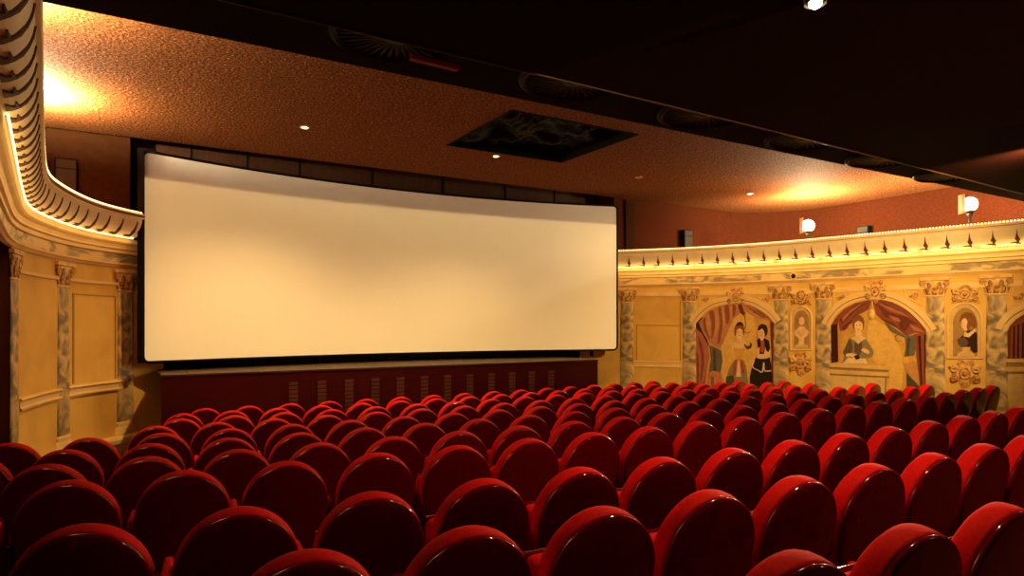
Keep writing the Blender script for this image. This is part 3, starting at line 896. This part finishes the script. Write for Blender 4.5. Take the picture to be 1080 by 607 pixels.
# --- third arch, cut by the frame
c5 = crop(980, 270, 4.05)
m3 = mural_root('arched mural of dark red curtains cut off by the picture edge', 1078, 365)
ARCH3 = c5((333, 322), (345, 298), (368, 274), (400, 252), (440, 235), (490, 228), (540, 235), (585, 252))
paint(W, c5((333, 440)) + ARCH3 + c5((600, 440)), 'maroon', 0, m3, 'backdrop')
cu = paint(W, c5((350, 300), (372, 278), (400, 258), (440, 240), (480, 236), (470, 300), (440, 438), (345, 438)), 'drape', 1, m3, 'drape')
for x in (358, 376, 396, 420, 444):
    paint(W, c5((x, 300 - (x - 358) * .4), (x + 8, 296 - (x - 358) * .4), (x + 7, 436), (x - 2, 436)), 'maroon_dark', 2, cu, 'drape_fold')
b3 = paint(W, c5((333, 452), (600, 452), (600, 620), (333, 620)), 'stone', 1, m3, 'balustrade')
for (a, b, dd, mm) in ((438, 454, 0.05, 'stone'), (454, 472, 0.03, 'stone_dark'), (472, 492, 0.04, 'stone'), (492, 500, 0.026, 'stone_dark')):
    mesh_obj('rail_moulding', relief(W, c5((330, a), (600, a), (600, b), (330, b)), DW, DW + dd), 'paint_' + mm, b3)
arch_band(W, ARCH3, 0.16, m3)
spandrel(W, c5((358, 138), (412, 134), (400, 205), (358, 205)), c5((385, 172))[0], m3)

# --- niches with busts
def niche(cf, x0, x1, top, bottom, label, kind, cup, cdn):
    n = mural_root(label, *cf(((x0 + x1) / 2, bottom))[0], 'painted bust niches on the side wall', 'bust_niche', 'niche')
    xm, r = (x0 + x1) / 2, (x1 - x0) / 2
    a = [(xm - r * math.cos(t), top + r * 1.05 * (1 - math.sin(t))) for t in [PI * i / 12 for i in range(13)]]
    outline = [(x0, bottom)] + a + [(x1, bottom)]
    paint(W, cf(*outline), 'stone', 0, n, 'panel')
    inn = [(xm + (x - xm) * 0.72, y + (bottom - y) * 0.05 + (8 if y < bottom - 1 else -8)) for x, y in outline]
    paint(W, cf(*inn), 'niche', 1, n, 'hollow')
    q = [W.find(x, y, DW) for x, y in cf(*outline)]
    bm = bmesh.new(); add_tube(bm, [W.at(s, DW + 0.014, z) for s, z in q], 0.018, 6, closed=True)
    mesh_obj('niche_frame', bm, 'plaster_light', n)
    cartouche(W, *cf(cup[:2])[0], cup[2], cup[3], n, 'crest')
    cartouche(W, *cf(cdn[:2])[0], cdn[2], cdn[3], n, 'pendant')
    return n

c3 = crop(810, 280, 4.3375)
n1 = niche(c3, 104, 200, 186, 386, 'painted niche with a pale stone bust between marbled columns', 'pale', (153, 148, 0.19, 0.165), (152, 447, 0.215, 0.24))
b = paint(W, c3((120, 300), (136, 286), (144, 278), (162, 278), (172, 288), (186, 302), (180, 320), (166, 328), (162, 340), (166, 362), (136, 362), (142, 340), (136, 328), (124, 318)), 'skin', 3, n1, 'bust')
paint(W, c3(*oval(153, 252, 14, 19)), 'skin', 4, b, 'head')
paint(W, c3((136, 268), (134, 240), (146, 222), (162, 222), (172, 240), (170, 262), (164, 240), (152, 234), (142, 246)), 'stone_dark', 5, b, 'hair', True)
paint(W, c3((128, 304), (140, 300), (158, 318), (150, 326)), 'stone', 4, b, 'drapery_fold')
paint(W, c3((124, 362), (180, 362), (184, 376), (120, 376)), 'stone', 4, b, 'pedestal')
n2 = niche(c5, 80, 226, 200, 436, 'painted niche with a bust in a dark coat facing sideways', 'dark', (156, 163, 0.20, 0.17), (156, 500, 0.225, 0.235))
b = paint(W, c5((128, 352), (150, 330), (166, 316), (186, 314), (204, 330), (206, 410), (190, 414), (176, 396), (140, 392), (126, 376)), 'hair_dark', 3, n2, 'bust')
paint(W, c5((140, 272), (158, 262), (168, 280), (166, 308), (152, 318), (142, 308), (136, 292)), 'skin', 4, b, 'head', True)
paint(W, c5((130, 282), (134, 256), (152, 240), (178, 242), (196, 262), (202, 296), (190, 306), (178, 296), (168, 318), (160, 300), (164, 278), (150, 264)), 'hair', 5, b, 'hair', True)
paint(W, c5((152, 322), (166, 330), (196, 308), (204, 314), (170, 346), (146, 342)), 'cream', 5, b, 'collar')
paint(W, c5((120, 352), (150, 345), (168, 366), (160, 384), (134, 386), (122, 374)), 'dress_dark', 4, b, 'sash')
paint(W, c5((138, 388), (176, 388), (172, 404), (190, 416), (194, 430), (118, 430), (122, 416), (142, 404)), 'stone', 6, b, 'pedestal')

# small dark ring fixture on the frieze
s, z = RIGHT.find(837, 291, -0.08)
t = thing('spotlight_socket', 'small round dark socket set in the frieze above the bust', 'light', RIGHT.at(s, -0.085, z), RIGHT.frame(s)[2] - PI / 2)
bm = bmesh.new(); add_tube(bm, [(0.06 * math.cos(k * PI / 10), 0.012, 0.06 * math.sin(k * PI / 10)) for k in range(20)], 0.016, 8, closed=True)
mesh_obj('collar', bm, 'gilt_light', t, True)
bm = bmesh.new(); add_lathe(bm, [(0.05, 0.0), (0.05, 0.02), (0.03, 0.03), (0.02, 0.022)], 16)
bmesh.ops.rotate(bm, verts=bm.verts[:], cent=(0, 0, 0), matrix=Matrix.Rotation(-PI / 2, 3, 'X'))
mesh_obj('lens', bm, 'black_gloss', t, True)

# ------------------------------------------------------------------ screen
mid = ((0.366 + 9.61) / 2, 11.5)
chord, sag = 9.61 - 0.366, 0.80
Rs = (chord * chord / 4 + sag * sag) / (2 * sag)
half = math.asin(chord / 2 / Rs)
cy_ = 11.5 + sag - Rs
spts = [(mid[0] + Rs * math.sin(-half + 2 * half * i / 24), cy_ + Rs * math.cos(-half + 2 * half * i / 24)) for i in range(25)]
SCR = Wall(spts, -1)
t = thing('cinema_screen', 'wide curved cream cinema screen with black edging above the stage', 'screen', (mid[0], 11.9, -0.61))
def rrect(s0, s1, z0, z1, r, n=6):
    out = []
    for cx, cz, a in ((s1 - r, z1 - r, 0), (s0 + r, z1 - r, PI / 2), (s0 + r, z0 + r, PI), (s1 - r, z0 + r, 1.5 * PI)):
        out += [(cx + r * math.cos(a + PI / 2 * i / n), cz + r * math.sin(a + PI / 2 * i / n)) for i in range(n + 1)]
    return out
def at_origin(o, t):
    o.matrix_parent_inverse = Matrix.Translation(-t.location)
    return o
at_origin(mesh_obj('screen_cloth', relief(SCR, rrect(0.0, SCR.L - 1e-3, -0.60, 2.61, 0.09), -0.03, 0.0, is_px=False, cut=0.3), 'screen_white', t), t)
bm = bmesh.new()
loop = rrect(0.0, SCR.L - 1e-3, -0.60, 2.61, 0.09)
dense = []
for a, b in zip(loop, loop[1:] + loop[:1]):
    k = max(1, int(math.hypot(a[0] - b[0], a[1] - b[1]) / 0.3))
    dense += [(a[0] + (b[0] - a[0]) * i / k, a[1] + (b[1] - a[1]) * i / k) for i in range(k)]
ccs, ccz = SCR.L / 2, 1.0
pr = [SCR.at(s, -0.005, z) for s, z in dense]
add_tube(bm, pr, 0.022, 8, closed=True)
at_origin(mesh_obj('edge_binding', bm, 'black', t), t)
bm = bmesh.new()
for k in range(9):
    s = SCR.L * (k + 0.5) / 9
    p = SCR.at(s, -0.06, 0)
    add_box(bm, p.x - 0.03, p.x + 0.03, p.y, p.y + 0.06, -0.55, 2.55)
bmesh.ops.remove_doubles(bm, verts=bm.verts[:], dist=1e-5)
bm2 = bmesh.new()
n = 30
rg = [[bm2.verts.new(SCR.at(SCR.L * i / n, d, z)) for d, z in ((-0.05, -0.50), (-0.10, -0.50), (-0.10, -0.40), (-0.05, -0.40))] for i in range(n + 1)]
for a, b in zip(rg, rg[1:]):
    for j in range(4): bm2.faces.new((a[j], a[(j + 1) % 4], b[(j + 1) % 4], b[j]))
at_origin(mesh_obj('support_rail', bm2, 'black', t), t)
bm.free()
for x in (0.9, 3.2, 5.0, 6.8, 9.1):
    # posts carrying the screen on the stage
    y = cy_ + math.sqrt(Rs * Rs - (x - mid[0]) ** 2)
    at_origin(mesh_obj('support_post', box(x - 0.03, x + 0.03, y + 0.07, y + 0.12, -0.744, 2.4), 'black', t), t)
# black masking along the aisle-door end of the screen
at_origin(mesh_obj('masking_flat', box(0.285, 0.372, 11.32, 11.46, -0.60, 2.60), 'black', t), t)

# ------------------------------------------------------------------ stage
t = thing('stage', 'low dark red stage front with slotted vents under the screen', 'stage', (4.5, 10.75, -2.15))
SX0, SX1, SY, SZ = 0.57, 8.50, 10.78, -0.775
at_origin(mesh_obj('front_panel', box(SX0, SX1, SY, SY + 0.06, -2.16, SZ, 0.006), 'stage_red', t), t)
at_origin(mesh_obj('side_panel', box(SX1 - 0.06, SX1, SY + 0.06, 12.3, -2.16, SZ), 'stage_red', t), t)
at_origin(mesh_obj('deck', box(SX0, SX1, SY - 0.01, 12.6, SZ, SZ + 0.03, 0.005), 'stage_floor', t), t)
for k in range(12):
    x = 2.42 + 0.447 * k
    f = at_origin(mesh_obj('vent_plate', box(x - 0.085, x + 0.085, SY - 0.006, SY, -1.46, -0.90), 'stage_red', t), t)
    bm = bmesh.new()
    for j in range(8):
        z = -0.945 - j * 0.065
        add_box(bm, x - 0.068, x + 0.068, SY - 0.016, SY - 0.004, z - 0.011, z + 0.011)
        add_box(bm, x - 0.068, x + 0.068, SY - 0.0075, SY - 0.004, z - 0.038, z - 0.011)
    at_origin(mesh_obj('slat', bm, 'slat_grey', f), t)
    f.matrix_parent_inverse = Matrix.Translation(-t.location)
for ch in [o for o in bpy.data.objects if o.name.startswith('slat')]:
    ch.matrix_parent_inverse = Matrix.Identity(4)
o = mesh_obj('black_curtain', box(0, 1, 0, 1, 0, 1), 'black')
bpy.data.objects.remove(o)
bm = bmesh.new()
N = 240
r0 = []
for i in range(N + 1):
    x = 0.82 + (9.15 - 0.82) * i / N
    y = 12.45 + 0.035 * math.sin(i * 0.9) + 0.015 * math.sin(i * 2.3)
    r0.append((bm.verts.new((x, y, -0.744)), bm.verts.new((x, y, 0.3))))
for a, b in zip(r0, r0[1:]): bm.faces.new((a[0], b[0], b[1], a[1]))
o = mesh_obj('stage_curtain', bm, 'black', None, True)
tag(o, 'black pleated curtain hanging in the gap between stage deck and screen', 'curtain')

# ------------------------------------------------------------------ ceiling fixtures
# open hatch with crumpled black sheet
t = thing('ceiling_hatch', 'open black square hatch in the speckled ceiling with crumpled sheeting', 'hatch', ((HX0 + HX1) / 2, (HY0 + HY1) / 2, HC))
lx, ly = (HX1 - HX0) / 2, (HY1 - HY0) / 2
bm = bmesh.new()
for x0, x1, y0, y1 in ((-lx, lx, -ly, -ly + 0.03), (-lx, lx, ly - 0.03, ly), (-lx, -lx + 0.03, -ly + 0.03, ly - 0.03), (lx - 0.03, lx, -ly + 0.03, ly - 0.03)):
    add_box(bm, x0, x1, y0, y1, -0.012, 0.34)
bmesh.ops.remove_doubles(bm, verts=bm.verts[:], dist=1e-4)
mesh_obj('frame', bm, 'black', t)
bm = bmesh.new()
from mathutils import noise as mnoise
n = 44
g = [[bm.verts.new((-lx + 0.03 + (2 * lx - 0.06) * i / n, -ly + 0.03 + (2 * ly - 0.06) * j / n,
      0.16 + 0.20 * mnoise.noise(Vector((i * .11, j * .09, 3.1))) + 0.10 * abs(mnoise.noise(Vector((i * .26 + 5, j * .2, 7.7)))))) for j in range(n + 1)] for i in range(n + 1)]
for i in range(n):
    for j in range(n): bm.faces.new((g[i][j], g[i + 1][j], g[i + 1][j + 1], g[i][j + 1]))
mesh_obj('crumpled_sheet', bm, 'hatch_sheet', t)
bm = box(-lx, lx, -ly, ly, 0.42, 0.44)
mesh_obj('cover', bm, 'black', t)

# recessed downlights
dl = {}
def downlight(x, y, z, label, lit=True, r=0.055, spot=True):
    t = thing('downlight', label, 'ceiling light', (x, y, z), 0, 'recessed downlights')
    if 'rim' not in dl:
        bm = bmesh.new(); add_lathe(bm, [(0.048, -0.002), (0.05, -0.014), (0.064, -0.016), (0.072, -0.008), (0.074, 0.0)], 24, cap=False)
        dl['rim'] = mesh_obj('rim', bm, 'gilt', t, True)
        bm = bmesh.new(); add_lathe(bm, [(0.049, -0.004), (0.035, -0.012), (0.015, -0.015), (0.004, -0.016)], 24)
        dl['lens'] = mesh_obj('lens', bm, 'downlight_glow', t, True)
    else:
        for k in ('rim', 'lens'):
            c = dl[k].copy(); COL.objects.link(c); c.parent = t
            if k == 'lens' and not lit:
                c.data = c.data.copy(); c.data.materials[0] = MATS['gilt']
    return t
downlight(2.37, 9.84, HC, 'small lit downlight in the speckled ceiling nearest the ochre wall')
downlight(5.58, 9.86, HC, 'small lit downlight beside the black ceiling hatch')
downlight(8.78, 9.86, HC, 'small unlit downlight between black hatch and the far lit downlight', lit=False)
downlight(12.0, 9.86, HC, 'small lit downlight in the speckled ceiling nearest the cornice lamps')

def spot_light(name, loc, target, energy, size, blend, radius=0.05, col=WARM):
    l = bpy.data.lights.new(name, 'SPOT')
    l.energy = energy; l.color = col; l.spot_size = math.radians(size); l.spot_blend = blend; l.shadow_soft_size = radius
    o = bpy.data.objects.new(name, l); COL.objects.link(o)
    o.location = loc
    o.rotation_euler = (Vector(target) - Vector(loc)).to_track_quat('-Z', 'Y').to_euler()
    return o
def point_light(name, loc, energy, radius=0.03, col=WARM):
    l = bpy.data.lights.new(name, 'POINT')
    l.energy = energy; l.color = col; l.shadow_soft_size = radius
    o = bpy.data.objects.new(name, l); COL.objects.link(o); o.location = loc
    return o

for x in (2.37, 5.58, 8.78, 12.0):
    if x != 8.78: spot_light('downlight_lamp', (x, 9.86, HC - 0.03), (x, 9.86, 0), 520, 125, 0.8, 0.03)

# spot under the balcony
t = thing('balcony_spotlight', 'bright spotlight fixed under the dark balcony at the top edge', 'spotlight', (3.31, 2.28, HS - 0.10))
bm = bmesh.new(); add_lathe(bm, [(0.06, 0.0), (0.06, -0.03), (0.035, -0.035)], 20); mesh_obj('mount', bm, 'lamp_body', t, True)
bm = bmesh.new(); add_lathe(bm, [(0.03, -0.02), (0.05, -0.025), (0.055, -0.035), (0.058, -0.045)], 20, cap=False); mesh_obj('housing', bm, 'lamp_body', t, True)
bm = bmesh.new(); ball(bm, (0, 0, -0.035), 0.036, 14, 8); mesh_obj('bulb', bm, 'spot_glow', t, True)
bm = bmesh.new(); add_tube(bm, [(-0.18, 0.02, -0.012), (-0.06, 0.01, -0.012)], 0.012, 8); mesh_obj('cable_stub', bm, 'gilt', t)
spot_light('balcony_and_fill_lamp', (3.31, 2.28, HS - 0.26), (3.31, 2.5, -1), 230, 150, 0.9, 0.05)
spot_light('balcony_and_fill_lamp', (8.0, 2.9, HS - 0.18), (11.8, 8.5, 0.15), 1750, 76, 0.9, 0.05)  # unseen spot added to brighten the mural wall
spot_light('balcony_and_fill_lamp', (6.2, -0.6, HS - 0.16), (6.2, 0.8, -1), 200, 150, 0.9, 0.05)  # unseen spot added behind the camera to brighten the chairs

# round vents in the balcony band
vent = {}
def ceiling_vent(x, y, label):
    t = thing('ceiling_vent', label, 'vent', (x, y, HS), 0, 'round grilles under the balcony edge')
    if not vent:
        R = 0.44
        bm = bmesh.new(); add_lathe(bm, [(R - 0.045, -0.002), (R - 0.045, -0.022), (R - 0.02, -0.034), (R, -0.022), (R + 0.005, -0.001)], 40, cap=False)
        vent['rim'] = mesh_obj('rim', bm, 'vent_metal', t, True)
        bm = bmesh.new(); add_lathe(bm, [(0.11, -0.004), (0.11, -0.02), (0.05, -0.03), (0.01, -0.032)], 28)
        vent['hub'] = mesh_obj('hub', bm, 'vent_metal', t, True)
        bm = bmesh.new()
        for k in range(36):
            a = 2 * PI * k / 36
            M = Matrix.Rotation(a, 4, 'Z')
            vs = add_box(bm, 0.105, R - 0.04, -0.011, 0.011, -0.018, -0.006)
            for v in vs: v.co = M @ v.co
        vent['slat'] = mesh_obj('slat', bm, 'vent_metal', t)
        bm = bmesh.new(); add_lathe(bm, [(R - 0.04, -0.001), (R - 0.04, -0.004)], 36); vent['backing'] = mesh_obj('backing', bm, 'black', t)
    else:
        for k in vent:
            c = vent[k].copy(); COL.objects.link(c); c.parent = t
ORD = ['first', 'second', 'third', 'fourth', 'fifth', 'sixth', 'seventh', 'eighth', 'ninth', 'tenth', 'eleventh', 'twelfth', 'thirteenth', 'fourteenth', 'fifteenth', 'sixteenth', 'seventeenth', 'eighteenth', 'nineteenth', 'twentieth', 'twenty-first', 'twenty-second', 'twenty-third']
for i, x in enumerate((1.60, 3.08, 4.58, 6.12, 7.60, 9.15)):
    ceiling_vent(x, 4.14 + 0.045 * i, '%s round radial grille under the balcony edge, counting from the left' % ORD[i])
o = mesh_obj('ceiling_bracket', box(-0.19, 0.19, -0.025, 0.025, -0.035, 0.0, 0.004), 'rust_red')
o.location = (1.95, 4.33, HS - 0.012); o.rotation_euler = (0, 0, 0.05)
o.location.z = HS - 0.036
tag(o, 'short rust-red bar fixed across the first round grille under the balcony', 'bracket')

# ------------------------------------------------------------------ cove lamps and speakers behind the cornice
lamp = {}
def cove_lamp(x, y, label, deep):
    t = thing('cove_lamp', label, 'lamp', (x, y, 1.24), 0, 'cornice floodlamps')
    zb = 1.29 if deep else 0.90
    key = 'deep' if deep else 'open'
    if key not in lamp:
        bm = bmesh.new(); add_lathe(bm, [(0.11, 0), (0.11, 0.02), (0.04, 0.035), (0.018, 0.05), (0.018, zb - 0.24), (0.04, zb - 0.2), (0.055, zb - 0.17)], 18); a = mesh_obj('stand', bm, 'lamp_body', t, True)
        bm = bmesh.new(); add_lathe(bm, [(0.055, zb - 0.17), (0.055, zb - 0.12), (0.045, zb - 0.105)], 18); b = mesh_obj('socket', bm, 'lamp_body', t, True)
        if deep: prof = [(0.05, zb - 0.13), (0.11, zb - 0.10), (0.16, zb - 0.05), (0.185, zb + 0.05), (0.19, zb + 0.06), (0.175, zb + 0.05), (0.15, zb - 0.02), (0.10, zb - 0.085), (0.05, zb - 0.115)]
        else: prof = [(0.05, zb - 0.15), (0.075, zb - 0.145), (0.085, zb - 0.12), (0.082, zb - 0.105), (0.075, zb - 0.12), (0.05, zb - 0.14)]
        bm = bmesh.new(); add_lathe(bm, prof, 24, cap=False); d = mesh_obj('shading_bowl', bm, 'lamp_body', t, True)  # bowl added to hold back the bulb's light downwards and sideways
        bm = bmesh.new(); ball(bm, (0, 0, zb), 0.09 if deep else 0.125, 20, 14); c = mesh_obj('bulb', bm, 'uplight_glow' if deep else 'cove_glow', t, True)
        lamp[key] = (a, b, c, d)
        if not deep:      # curved shield added to block the bulb's light towards the screen
            bm = bmesh.new()
            add_lathe(bm, [(0.165, zb - 0.17), (0.165, zb + 0.17), (0.172, zb + 0.17), (0.172, zb - 0.17), (0.165, zb - 0.17)], 20, math.radians(126), math.radians(180), cap=False)
            lamp[key] += (mesh_obj('light_shield', bm, 'cream', t, True),)
    else:
        for k in lamp[key]:
            c = k.copy(); COL.objects.link(c); c.parent = t
cove_lamp(13.1, 9.20, 'dazzling floodlamp above the cornice nearer the screen', False)
cove_lamp(13.25, 6.05, 'dazzling floodlamp above the cornice farther from the screen', False)
cove_lamp(-0.97, 10.05, 'floodlamp hidden behind the curved cornice beside the screen', True)
cove_lamp(-1.0, 6.9, 'floodlamp hidden behind the cornice above the dark recess', True)

sp = {}
def wall_speaker(x, y, z, rz, label):
    t = thing('wall_speaker', label, 'speaker', (x, y, z), rz, 'surround speakers on the upper walls')
    if not sp:
        sp['cabinet'] = mesh_obj('cabinet', box(-0.14, 0.14, 0.0, 0.16, -0.30, 0.30, 0.012), 'black', t)
        sp['grille'] = mesh_obj('grille', box(-0.122, 0.122, 0.16, 0.172, -0.28, 0.14, 0.004), 'speaker_cloth', t)
        sp['badge'] = mesh_obj('horn_panel', box(-0.122, 0.122, 0.16, 0.168, 0.155, 0.28, 0.004), 'speaker_cloth', t)
    else:
        for k in sp:
            c = sp[k].copy(); COL.objects.link(c); c.parent = t
wall_speaker(12.05, 11.89, 1.98, PI, 'black speaker on the brown wall between screen and floodlamp')
wall_speaker(15.04, 9.05, 1.95, PI / 2, 'black speaker on the brown wall between the two floodlamps')
wall_speaker(15.04, 5.55, 1.98, PI / 2, 'black speaker on the brown wall past the second floodlamp')
wall_speaker(-0.62, 11.89, 2.12, PI, 'black speaker on the dark wall left of the screen')

# ------------------------------------------------------------------ seats
TILT = math.radians(13)
def outline(k, n=40):
    """closed outline of the round back, scaled by k about its middle."""
    out = []
    for i in range(n):
        a = 2 * PI * i / n
        c, s = math.cos(a), math.sin(a)
        if s >= 0:
            x, z = 0.258 * c, 0.28 * s
        else:
            e = 2 / 2.5
            x, z = 0.258 * math.copysign(abs(c) ** e, c), -0.36 * abs(s) ** e
            x *= 1 - 0.16 * abs(s)
        out.append((x * k, z * k))
    return out

def loft(rings, n=40, tip0=None, tip1=None):
    bm = bmesh.new()
    rs = []
    for k, y in rings:
        rs.append([bm.verts.new((x, y, z)) for x, z in outline(k, n)])
    for a, b in zip(rs, rs[1:]):
        for i in range(n): bm.faces.new((a[i], a[(i + 1) % n], b[(i + 1) % n], b[i]))
    for rg, tp in ((rs[0], tip0), (rs[-1], tip1)):
        c = bm.verts.new((0, tp, 0))
        for i in range(n): bm.faces.new((rg[i], rg[(i + 1) % n], c))
    M = Matrix.Translation((0, 0.0, 0.644)) @ Matrix.Rotation(TILT, 4, 'X')
    bmesh.ops.transform(bm, matrix=Matrix.Translation((0, 0.03, 0)) @ M, verts=bm.verts[:])
    return bm

seat_src = []
proto = thing('cinema_chair', 'x', 'chair')
seat_src.append(mesh_obj('back_shell', loft([(0.55, -0.024), (0.93, -0.021), (0.968, -0.019), (0.984, -0.014), (0.988, -0.007), (0.984, 0.004)], 40, -0.025, 0.004), 'shell_wood', proto, True))
seat_src.append(mesh_obj('back_cushion', loft([(0.965, 0.002), (0.99, 0.005), (0.998, 0.018), (0.998, 0.048), (0.985, 0.074), (0.955, 0.094), (0.87, 0.110), (0.5, 0.120)], 40, 0.002, 0.122), 'velvet', proto, True))
# tip-up seat, folded
bm = box(-0.225, 0.225, -0.05, 0.05, -0.20, 0.20, 0.04)
bmesh.ops.transform(bm, matrix=Matrix.Translation((0, 0.27, 0.50)) @ Matrix.Rotation(math.radians(12), 4, 'X'), verts=bm.verts[:])
seat_src.append(mesh_obj('seat_cushion', bm, 'velvet', proto, True))
bm = box(-0.215, 0.215, 0.052, 0.075, -0.19, 0.19, 0.01)
bmesh.ops.transform(bm, matrix=Matrix.Translation((0, 0.27, 0.50)) @ Matrix.Rotation(math.radians(12), 4, 'X'), verts=bm.verts[:])
seat_src.append(mesh_obj('seat_pan', bm, 'shell_wood', proto))
def arm(sx):
    return box(sx * 0.285 - 0.020, sx * 0.285 + 0.020, 0.18, 0.46, 0.565, 0.625, 0.014)
def side(sx):
    bm = bmesh.new()
    pr = [(0.14, -0.008), (0.40, -0.022), (0.40, 0.03), (0.33, 0.10), (0.36, 0.52), (0.38, 0.564), (0.20, 0.564), (0.20, 0.46), (0.19, 0.10), (0.14, 0.04)]
    a = [bm.verts.new((sx * 0.285 - 0.016, y, z)) for y, z in pr]
    b = [bm.verts.new((sx * 0.285 + 0.016, y, z)) for y, z in pr]
    f1 = bm.faces.new(a); f2 = bm.faces.new(b)
    for i in range(len(pr)): bm.faces.new((a[i], a[(i + 1) % len(pr)], b[(i + 1) % len(pr)], b[i]))
    bmesh.ops.triangulate(bm, faces=[f1, f2])
    return bm
arm_l = mesh_obj('armrest', arm(-1), 'velvet', proto, True)
side_l = mesh_obj('side_panel', side(-1), 'seat_metal', proto)
arm_r = mesh_obj('armrest', arm(1), 'velvet', proto, True)
side_r = mesh_obj('side_panel', side(1), 'seat_metal', proto)
seat_src += [arm_l, side_l]
# hinge bar under the back, joins the two side panels
bm = bmesh.new(); add_tube(bm, [(-0.262, 0.20, 0.36), (0.25, 0.20, 0.36)], 0.018, 8)
seat_src.append(mesh_obj('hinge_bar', bm, 'seat_metal', proto))

ROWS = [  # y at the bend's middle, first x, last x
    (1.149, 0.618, 3.50), (1.958, -0.039, 5.70), (2.797, -0.689, 8.50), (4.064, -0.799, 10.65), (4.884, -0.959, 10.50),
    (5.73, -0.907, 10.60), (6.59, -0.780, 10.60), (7.44, 0.352, 10.65), (8.29, 0.640, 10.50), (9.15, 0.735, 10.30), (10.0, 1.075, 9.70)]
NR = len(ROWS)
used = False
for ri, (y0, xa, xb) in enumerate(ROWS):
    rank = NR - 1 - ri
    rname = 'front row by the stage' if rank == 0 else '%s row from the stage' % ORD[rank]
    n = int((xb - xa) / 0.57 + 1.001)
    for j in range(n):
        x = xa + 0.57 * j
        y = y0 + 0.013 * (x - 4.6) ** 2
        rz = math.atan(0.026 * (x - 4.6))
        lab = 'red velvet round-backed chair, %s from the left in the %s' % (ORD[j], rname)
        if not used:
            root = proto; used = True
        else:
            root = proto.copy(); COL.objects.link(root)
            for s in seat_src:
                c = s.copy(); COL.objects.link(c); c.parent = root
        if j == n - 1:
            for s in (arm_r, side_r):
                c = s.copy(); COL.objects.link(c); c.parent = root
        root.location = (x, y, floor_z(y) + 0.0)
        # small offset so that the tops follow the rake measured in the photograph
        root.rotation_euler = (0, 0, rz)
        tag(root, lab, 'chair', 'chairs in the ' + rname)
for s in (arm_r, side_r): bpy.data.objects.remove(s)

# ------------------------------------------------------------------ lights
# the bulb strings light the walls below them
def string_lights(W, s0, s1, step, e):
    n = int((s1 - s0) / step)
    for i in range(n + 1):
        s = s0 + (s1 - s0) * i / n
        point_light('bulb_lamp', W.at(s, 0.13, 1.19), e, 0.03)
string_lights(RIGHT, 0.6, SR_END, 0.17, 0.7)
string_lights(LEFT, SL_0, LEFT.L - 0.85, 0.17, 0.33)

# unseen spot added at the back to light the screen, masked to it
l = bpy.data.lights.new('screen_fill_lamp', 'SPOT')
l.energy = 4500; l.color = (1.0, 0.69, 0.27); l.spot_size = math.radians(75); l.spot_blend = 0.0; l.shadow_soft_size = 0.04
l.use_nodes = True
nt = l.node_tree
em = nt.nodes['Emission']
tc = nt.nodes.new('ShaderNodeTexCoord')
sepn = nt.nodes.new('ShaderNodeSeparateXYZ')
nt.links.new(tc.outputs['Normal'], sepn.inputs[0])
def mnode(op, a, b=None):
    n = nt.nodes.new('ShaderNodeMath'); n.operation = op
    for i, v in enumerate((a, b)):
        if v is None: continue
        if isinstance(v, (int, float)): n.inputs[i].default_value = v
        else: nt.links.new(v, n.inputs[i])
    return n.outputs[0]
PX, PY, PZ = 4.99, -3.6, 1.36
zabs = mnode('ABSOLUTE', sepn.outputs['Z'])
tx = mnode('ABSOLUTE', mnode('DIVIDE', sepn.outputs['X'], zabs))
ty = mnode('ABSOLUTE', mnode('SUBTRACT', mnode('DIVIDE', sepn.outputs['Y'], zabs), ((2.9 + -0.60) / 2 - PZ) / 15.3))
mx = mnode('LESS_THAN', tx, 0.312)
my = mnode('LESS_THAN', ty, (2.9 + 0.60) / 2 / 15.3)
st = mnode('MULTIPLY', mnode('MULTIPLY', mx, my), 1.0)
nt.links.new(st, em.inputs['Strength'])
o = bpy.data.objects.new('screen_fill_lamp', l); COL.objects.link(o)
o.location = (PX, PY, PZ)
o.rotation_euler = (PI / 2, 0, 0)

w = bpy.data.worlds.new('World'); scene.world = w
w.use_nodes = True
w.node_tree.nodes['Background'].inputs['Color'].default_value = (0, 0, 0, 1)
w.node_tree.nodes['Background'].inputs['Strength'].default_value = 0.0

# ------------------------------------------------------------------ camera and view
cam = bpy.data.cameras.new('camera')
cam.sensor_width = 36.0
cam.lens = F / 1080.0 * 36.0
cam.shift_x = 0.0
cam.shift_y = (Y0 - 303.5) / 1080.0
cam.clip_start = 0.05
co = bpy.data.objects.new('camera', cam); COL.objects.link(co)
co.location = (0, 0, 0)
co.rotation_euler = (PI / 2, 0, -PSI)
scene.camera = co
scene.view_settings.view_transform = 'Standard'
scene.view_settings.look = 'None'
scene.view_settings.exposure = 0.0
scene.view_settings.gamma = 1.0
scene.view_settings.use_curve_mapping = False
scene.cycles.use_denoising = True
scene.cycles.max_bounces = 8
scene.cycles.sample_clamp_indirect = 6.0
